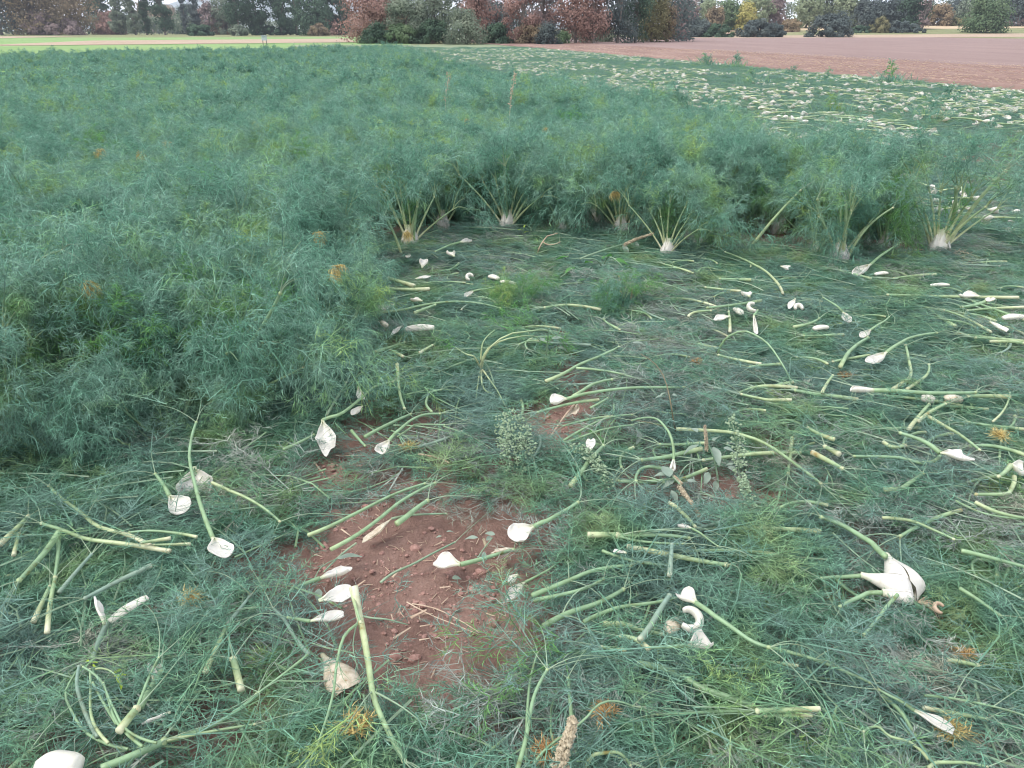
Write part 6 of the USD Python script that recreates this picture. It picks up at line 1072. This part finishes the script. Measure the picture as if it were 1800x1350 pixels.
for i in range(3):
    v, f, t_ = scoop(np.random.default_rng(400 + i), .12, .09, .008, .01, 100, .8, 7, 7, .15); v = rot(v, 'x', .5 * (i - 1)); x = UsdGeom.Xform.Define(stage, f'/World/far_offcuts/piece_{"abc"[i]}'); MB().add(v, f, t_).build(f'/World/far_offcuts/piece_{"abc"[i]}/leaf_base', 'bulb', True)
    MB().add(*tube(np.array([[0, 0, .05], [-.13, .02, .055]]), [.009, .006], 5, t0=.2)).build(f'/World/far_offcuts/piece_{"abc"[i]}/stalk', 'pale_stalk'); ps.append(f'/World/far_offcuts/piece_{"abc"[i]}')
qf = q[290:]; n = len(qf); print('far offcuts', n)
tag(instancer('/World/far_offcuts', ps, qf, rz[290:], rng.uniform(.9, 1.4, n), rng.integers(0, 3, n)), 'white fennel offcuts far along the harvested strip', 'fennel offcuts', kind='stuff')
# more cut stalks half sunk into the mat
CUTS = []
for i in range(9):
    c = klass('cut_stalk_kind'); r7 = np.random.default_rng(500 + i); used[str(c)] = 0; L = r7.uniform(.14, .34); r0 = r7.uniform(.0065, .0105)
    P = resample(np.array([[0, 0, .0], [-L * .5, r7.normal() * .02, .008], [-L, r7.normal() * .04, .004]]), 9); mb = MB().add(*tube(P, np.linspace(r0, r0 * .7, 9), 9, 5, t0=r7.choice([0, 0, .15, .3]))); mb.add(*tube(np.array([P[-1] + [.008, 0, 0], P[-1], P[-1] - [.006, 0, 0]]), [r0 * .7, r0 * .95, r0 * .5], 8, t0=.12, t1=.2)); mb.build(part(c, 'stalk'), ('stalk', 'pale_stalk', 'stalk', 'blue_stalk')[i % 4], True)
    T = unit(P[-1] - P[-2])
    for k in range(3):
        d = unit(rot(T, 'z', (k - 1) * .5 + r7.normal() * .2)); Q = resample(np.array([P[-1], P[-1] + d * .09 + [0, 0, .012], P[-1] + d * .2 + [0, r7.normal() * .05, -.004]]), 7); MB().add(*tube(Q, np.linspace(r0 * .38, .0012, 7), 5, t0=.2, caps=False)).build(part(c, 'branch'), 'branch', True)
        V, F = frond(r7, Q[3], d * [1, 1, .2], .25, 4, 4, 4, wf=.0016, droop=0, flat=.35); usdkit.mesh(stage, part(c, 'frond'), (V, F), M['litter'])
    CUTS.append(c)
rng = np.random.default_rng(35); n = 0
while n < 130:
    u, v = rng.uniform(760, 1830), 470 + 560 * rng.uniform() ** 1.1
    g = gp(u, v); c_, r_ = to_cr(g)
    if standing(c_ + .1, r_ - .15) or bare(g[None] + np.array([[0, 0, 0], [.35, 0, 0], [-.35, 0, 0], [.15, .25, 0], [-.15, -.25, 0], [.6, 0, 0], [-.6, 0, 0]]), 1.05).any(): continue
    right = u > 1000; g[2] = rng.uniform(.045, .085); n += 1
    thing('cut_stalk', 'green cut fennel stalk with feathery top half sunk in the mat on the right' if right else 'green cut fennel stalk with feathery top half sunk in the mat in the middle', 'fennel stalk', g, float(flow(g[0], g[1])) + PI + rng.normal() * .55, rng.uniform(.6, .95), group='cut stalks sunk in the mat on the right' if right else 'cut stalks sunk in the mat in the middle', proto=CUTS[rng.integers(9)])
# weeds left standing along the strip
TUFT = [(1243, 118, 30, 'dark upright weed tuft on the strip edge left of the ploughed field'), (1292, 122, 30, 'second weed tuft on the strip edge by the ploughed field'), (1385, 135, 22, 'low weed tuft on the strip edge, left of the middle furrow'), (1450, 148, 26, 'weed tuft at the furrow of the ploughed field'), (1568, 150, 40, 'wide low weed tuft at the furrow, right'), (1325, 152, 34, 'dark weed heap inside the harvested strip'), (1470, 205, 44, 'tall weed with arched stems inside the strip'), (1665, 186, 36, 'dark green weed on the strip near the right edge'), (1630, 215, 50, 'clump of standing fennel tops on the strip at the right'), (1730, 262, 50, 'broad-leaved green weed by the brown withered weed')]
for u, v, h, lab in TUFT:
    rng = nxt(); p = gp(u, v); s = h * depth(p) / FPX; t = thing('weed_tuft', lab, 'weed', p); n = 90; a = rng.uniform(0, 2 * PI, n); d = np.stack([np.cos(a) * rng.uniform(.1, .9, n), np.sin(a) * rng.uniform(.1, .9, n), np.ones(n)], 1); L = s * rng.uniform(.3, .8, n)[:, None]; b = rng.normal(size=(n, 3)) * [.35 * s, .35 * s, 0]
    P = np.stack([b, b + d * L * .55, b + d * L * .9 + d * [1, 1, -.3] * L * .2], 1); V, F = strands(P, s * .03, rng); usdkit.mesh(stage, part(t, 'blades'), (V, F), M['frond']).GetPrim().SetCustomDataByKey('kind', 'stuff')
    V, F = frond(rng, (0, 0, s * .2), (rng.normal() * .3, 0, 1), s * .9, 6, 4, 3, wf=s * .02, droop=.3); usdkit.mesh(stage, part(t, 'foliage'), (V, F), M['frond'])
def box(lo, hi): m = trimesh.creation.box(np.subtract(hi, lo)); m.apply_translation((np.add(lo, hi)) / 2); return np.array(m.vertices), np.array(m.faces)
p = gp(466, 80.5); p[2] = .03; t = thing('field_cabinet', 'small grey box on short legs standing at the far edge of the crop', 'box', p)
MB().add(*box((-.22, -.15, .45), (.22, .15, .85))).build(part(t, 'cabinet'), 'grey_paint', t=False); MB().add(*box((-.26, -.19, .852), (.26, .19, .90))).build(part(t, 'lid'), 'grey_paint', t=False)
for sx in (-1, 1): MB().add(*box((sx * .17 - .025, -.03, 0), (sx * .17 + .025, .03, .448))).build(part(t, 'leg'), 'bark', t=False)

# ---------------------------------------------------------------- the air between here and the hills
lo, hi = np.array([-4600, -120, -4.0]), np.array([4600, 4900, 320.0])
usdkit.material(stage, W + 'air', {'v': ('principled_volume', {'color': (0.80, 0.87, 1.0), 'density': 0.0002, 'anisotropy': 0.2})}, volume='v.volume')
bm = trimesh.creation.box(hi - lo); bm.apply_translation((lo + hi) / 2)
hz = usdkit.mesh(stage, '/World/haze', bm); UsdShade.MaterialBindingAPI.Apply(hz.GetPrim()).Bind(UsdShade.Material.Get(stage, W + 'air')); tag(hz.GetPrim(), 'thin haze in the air over the fields', 'haze', kind='stuff')
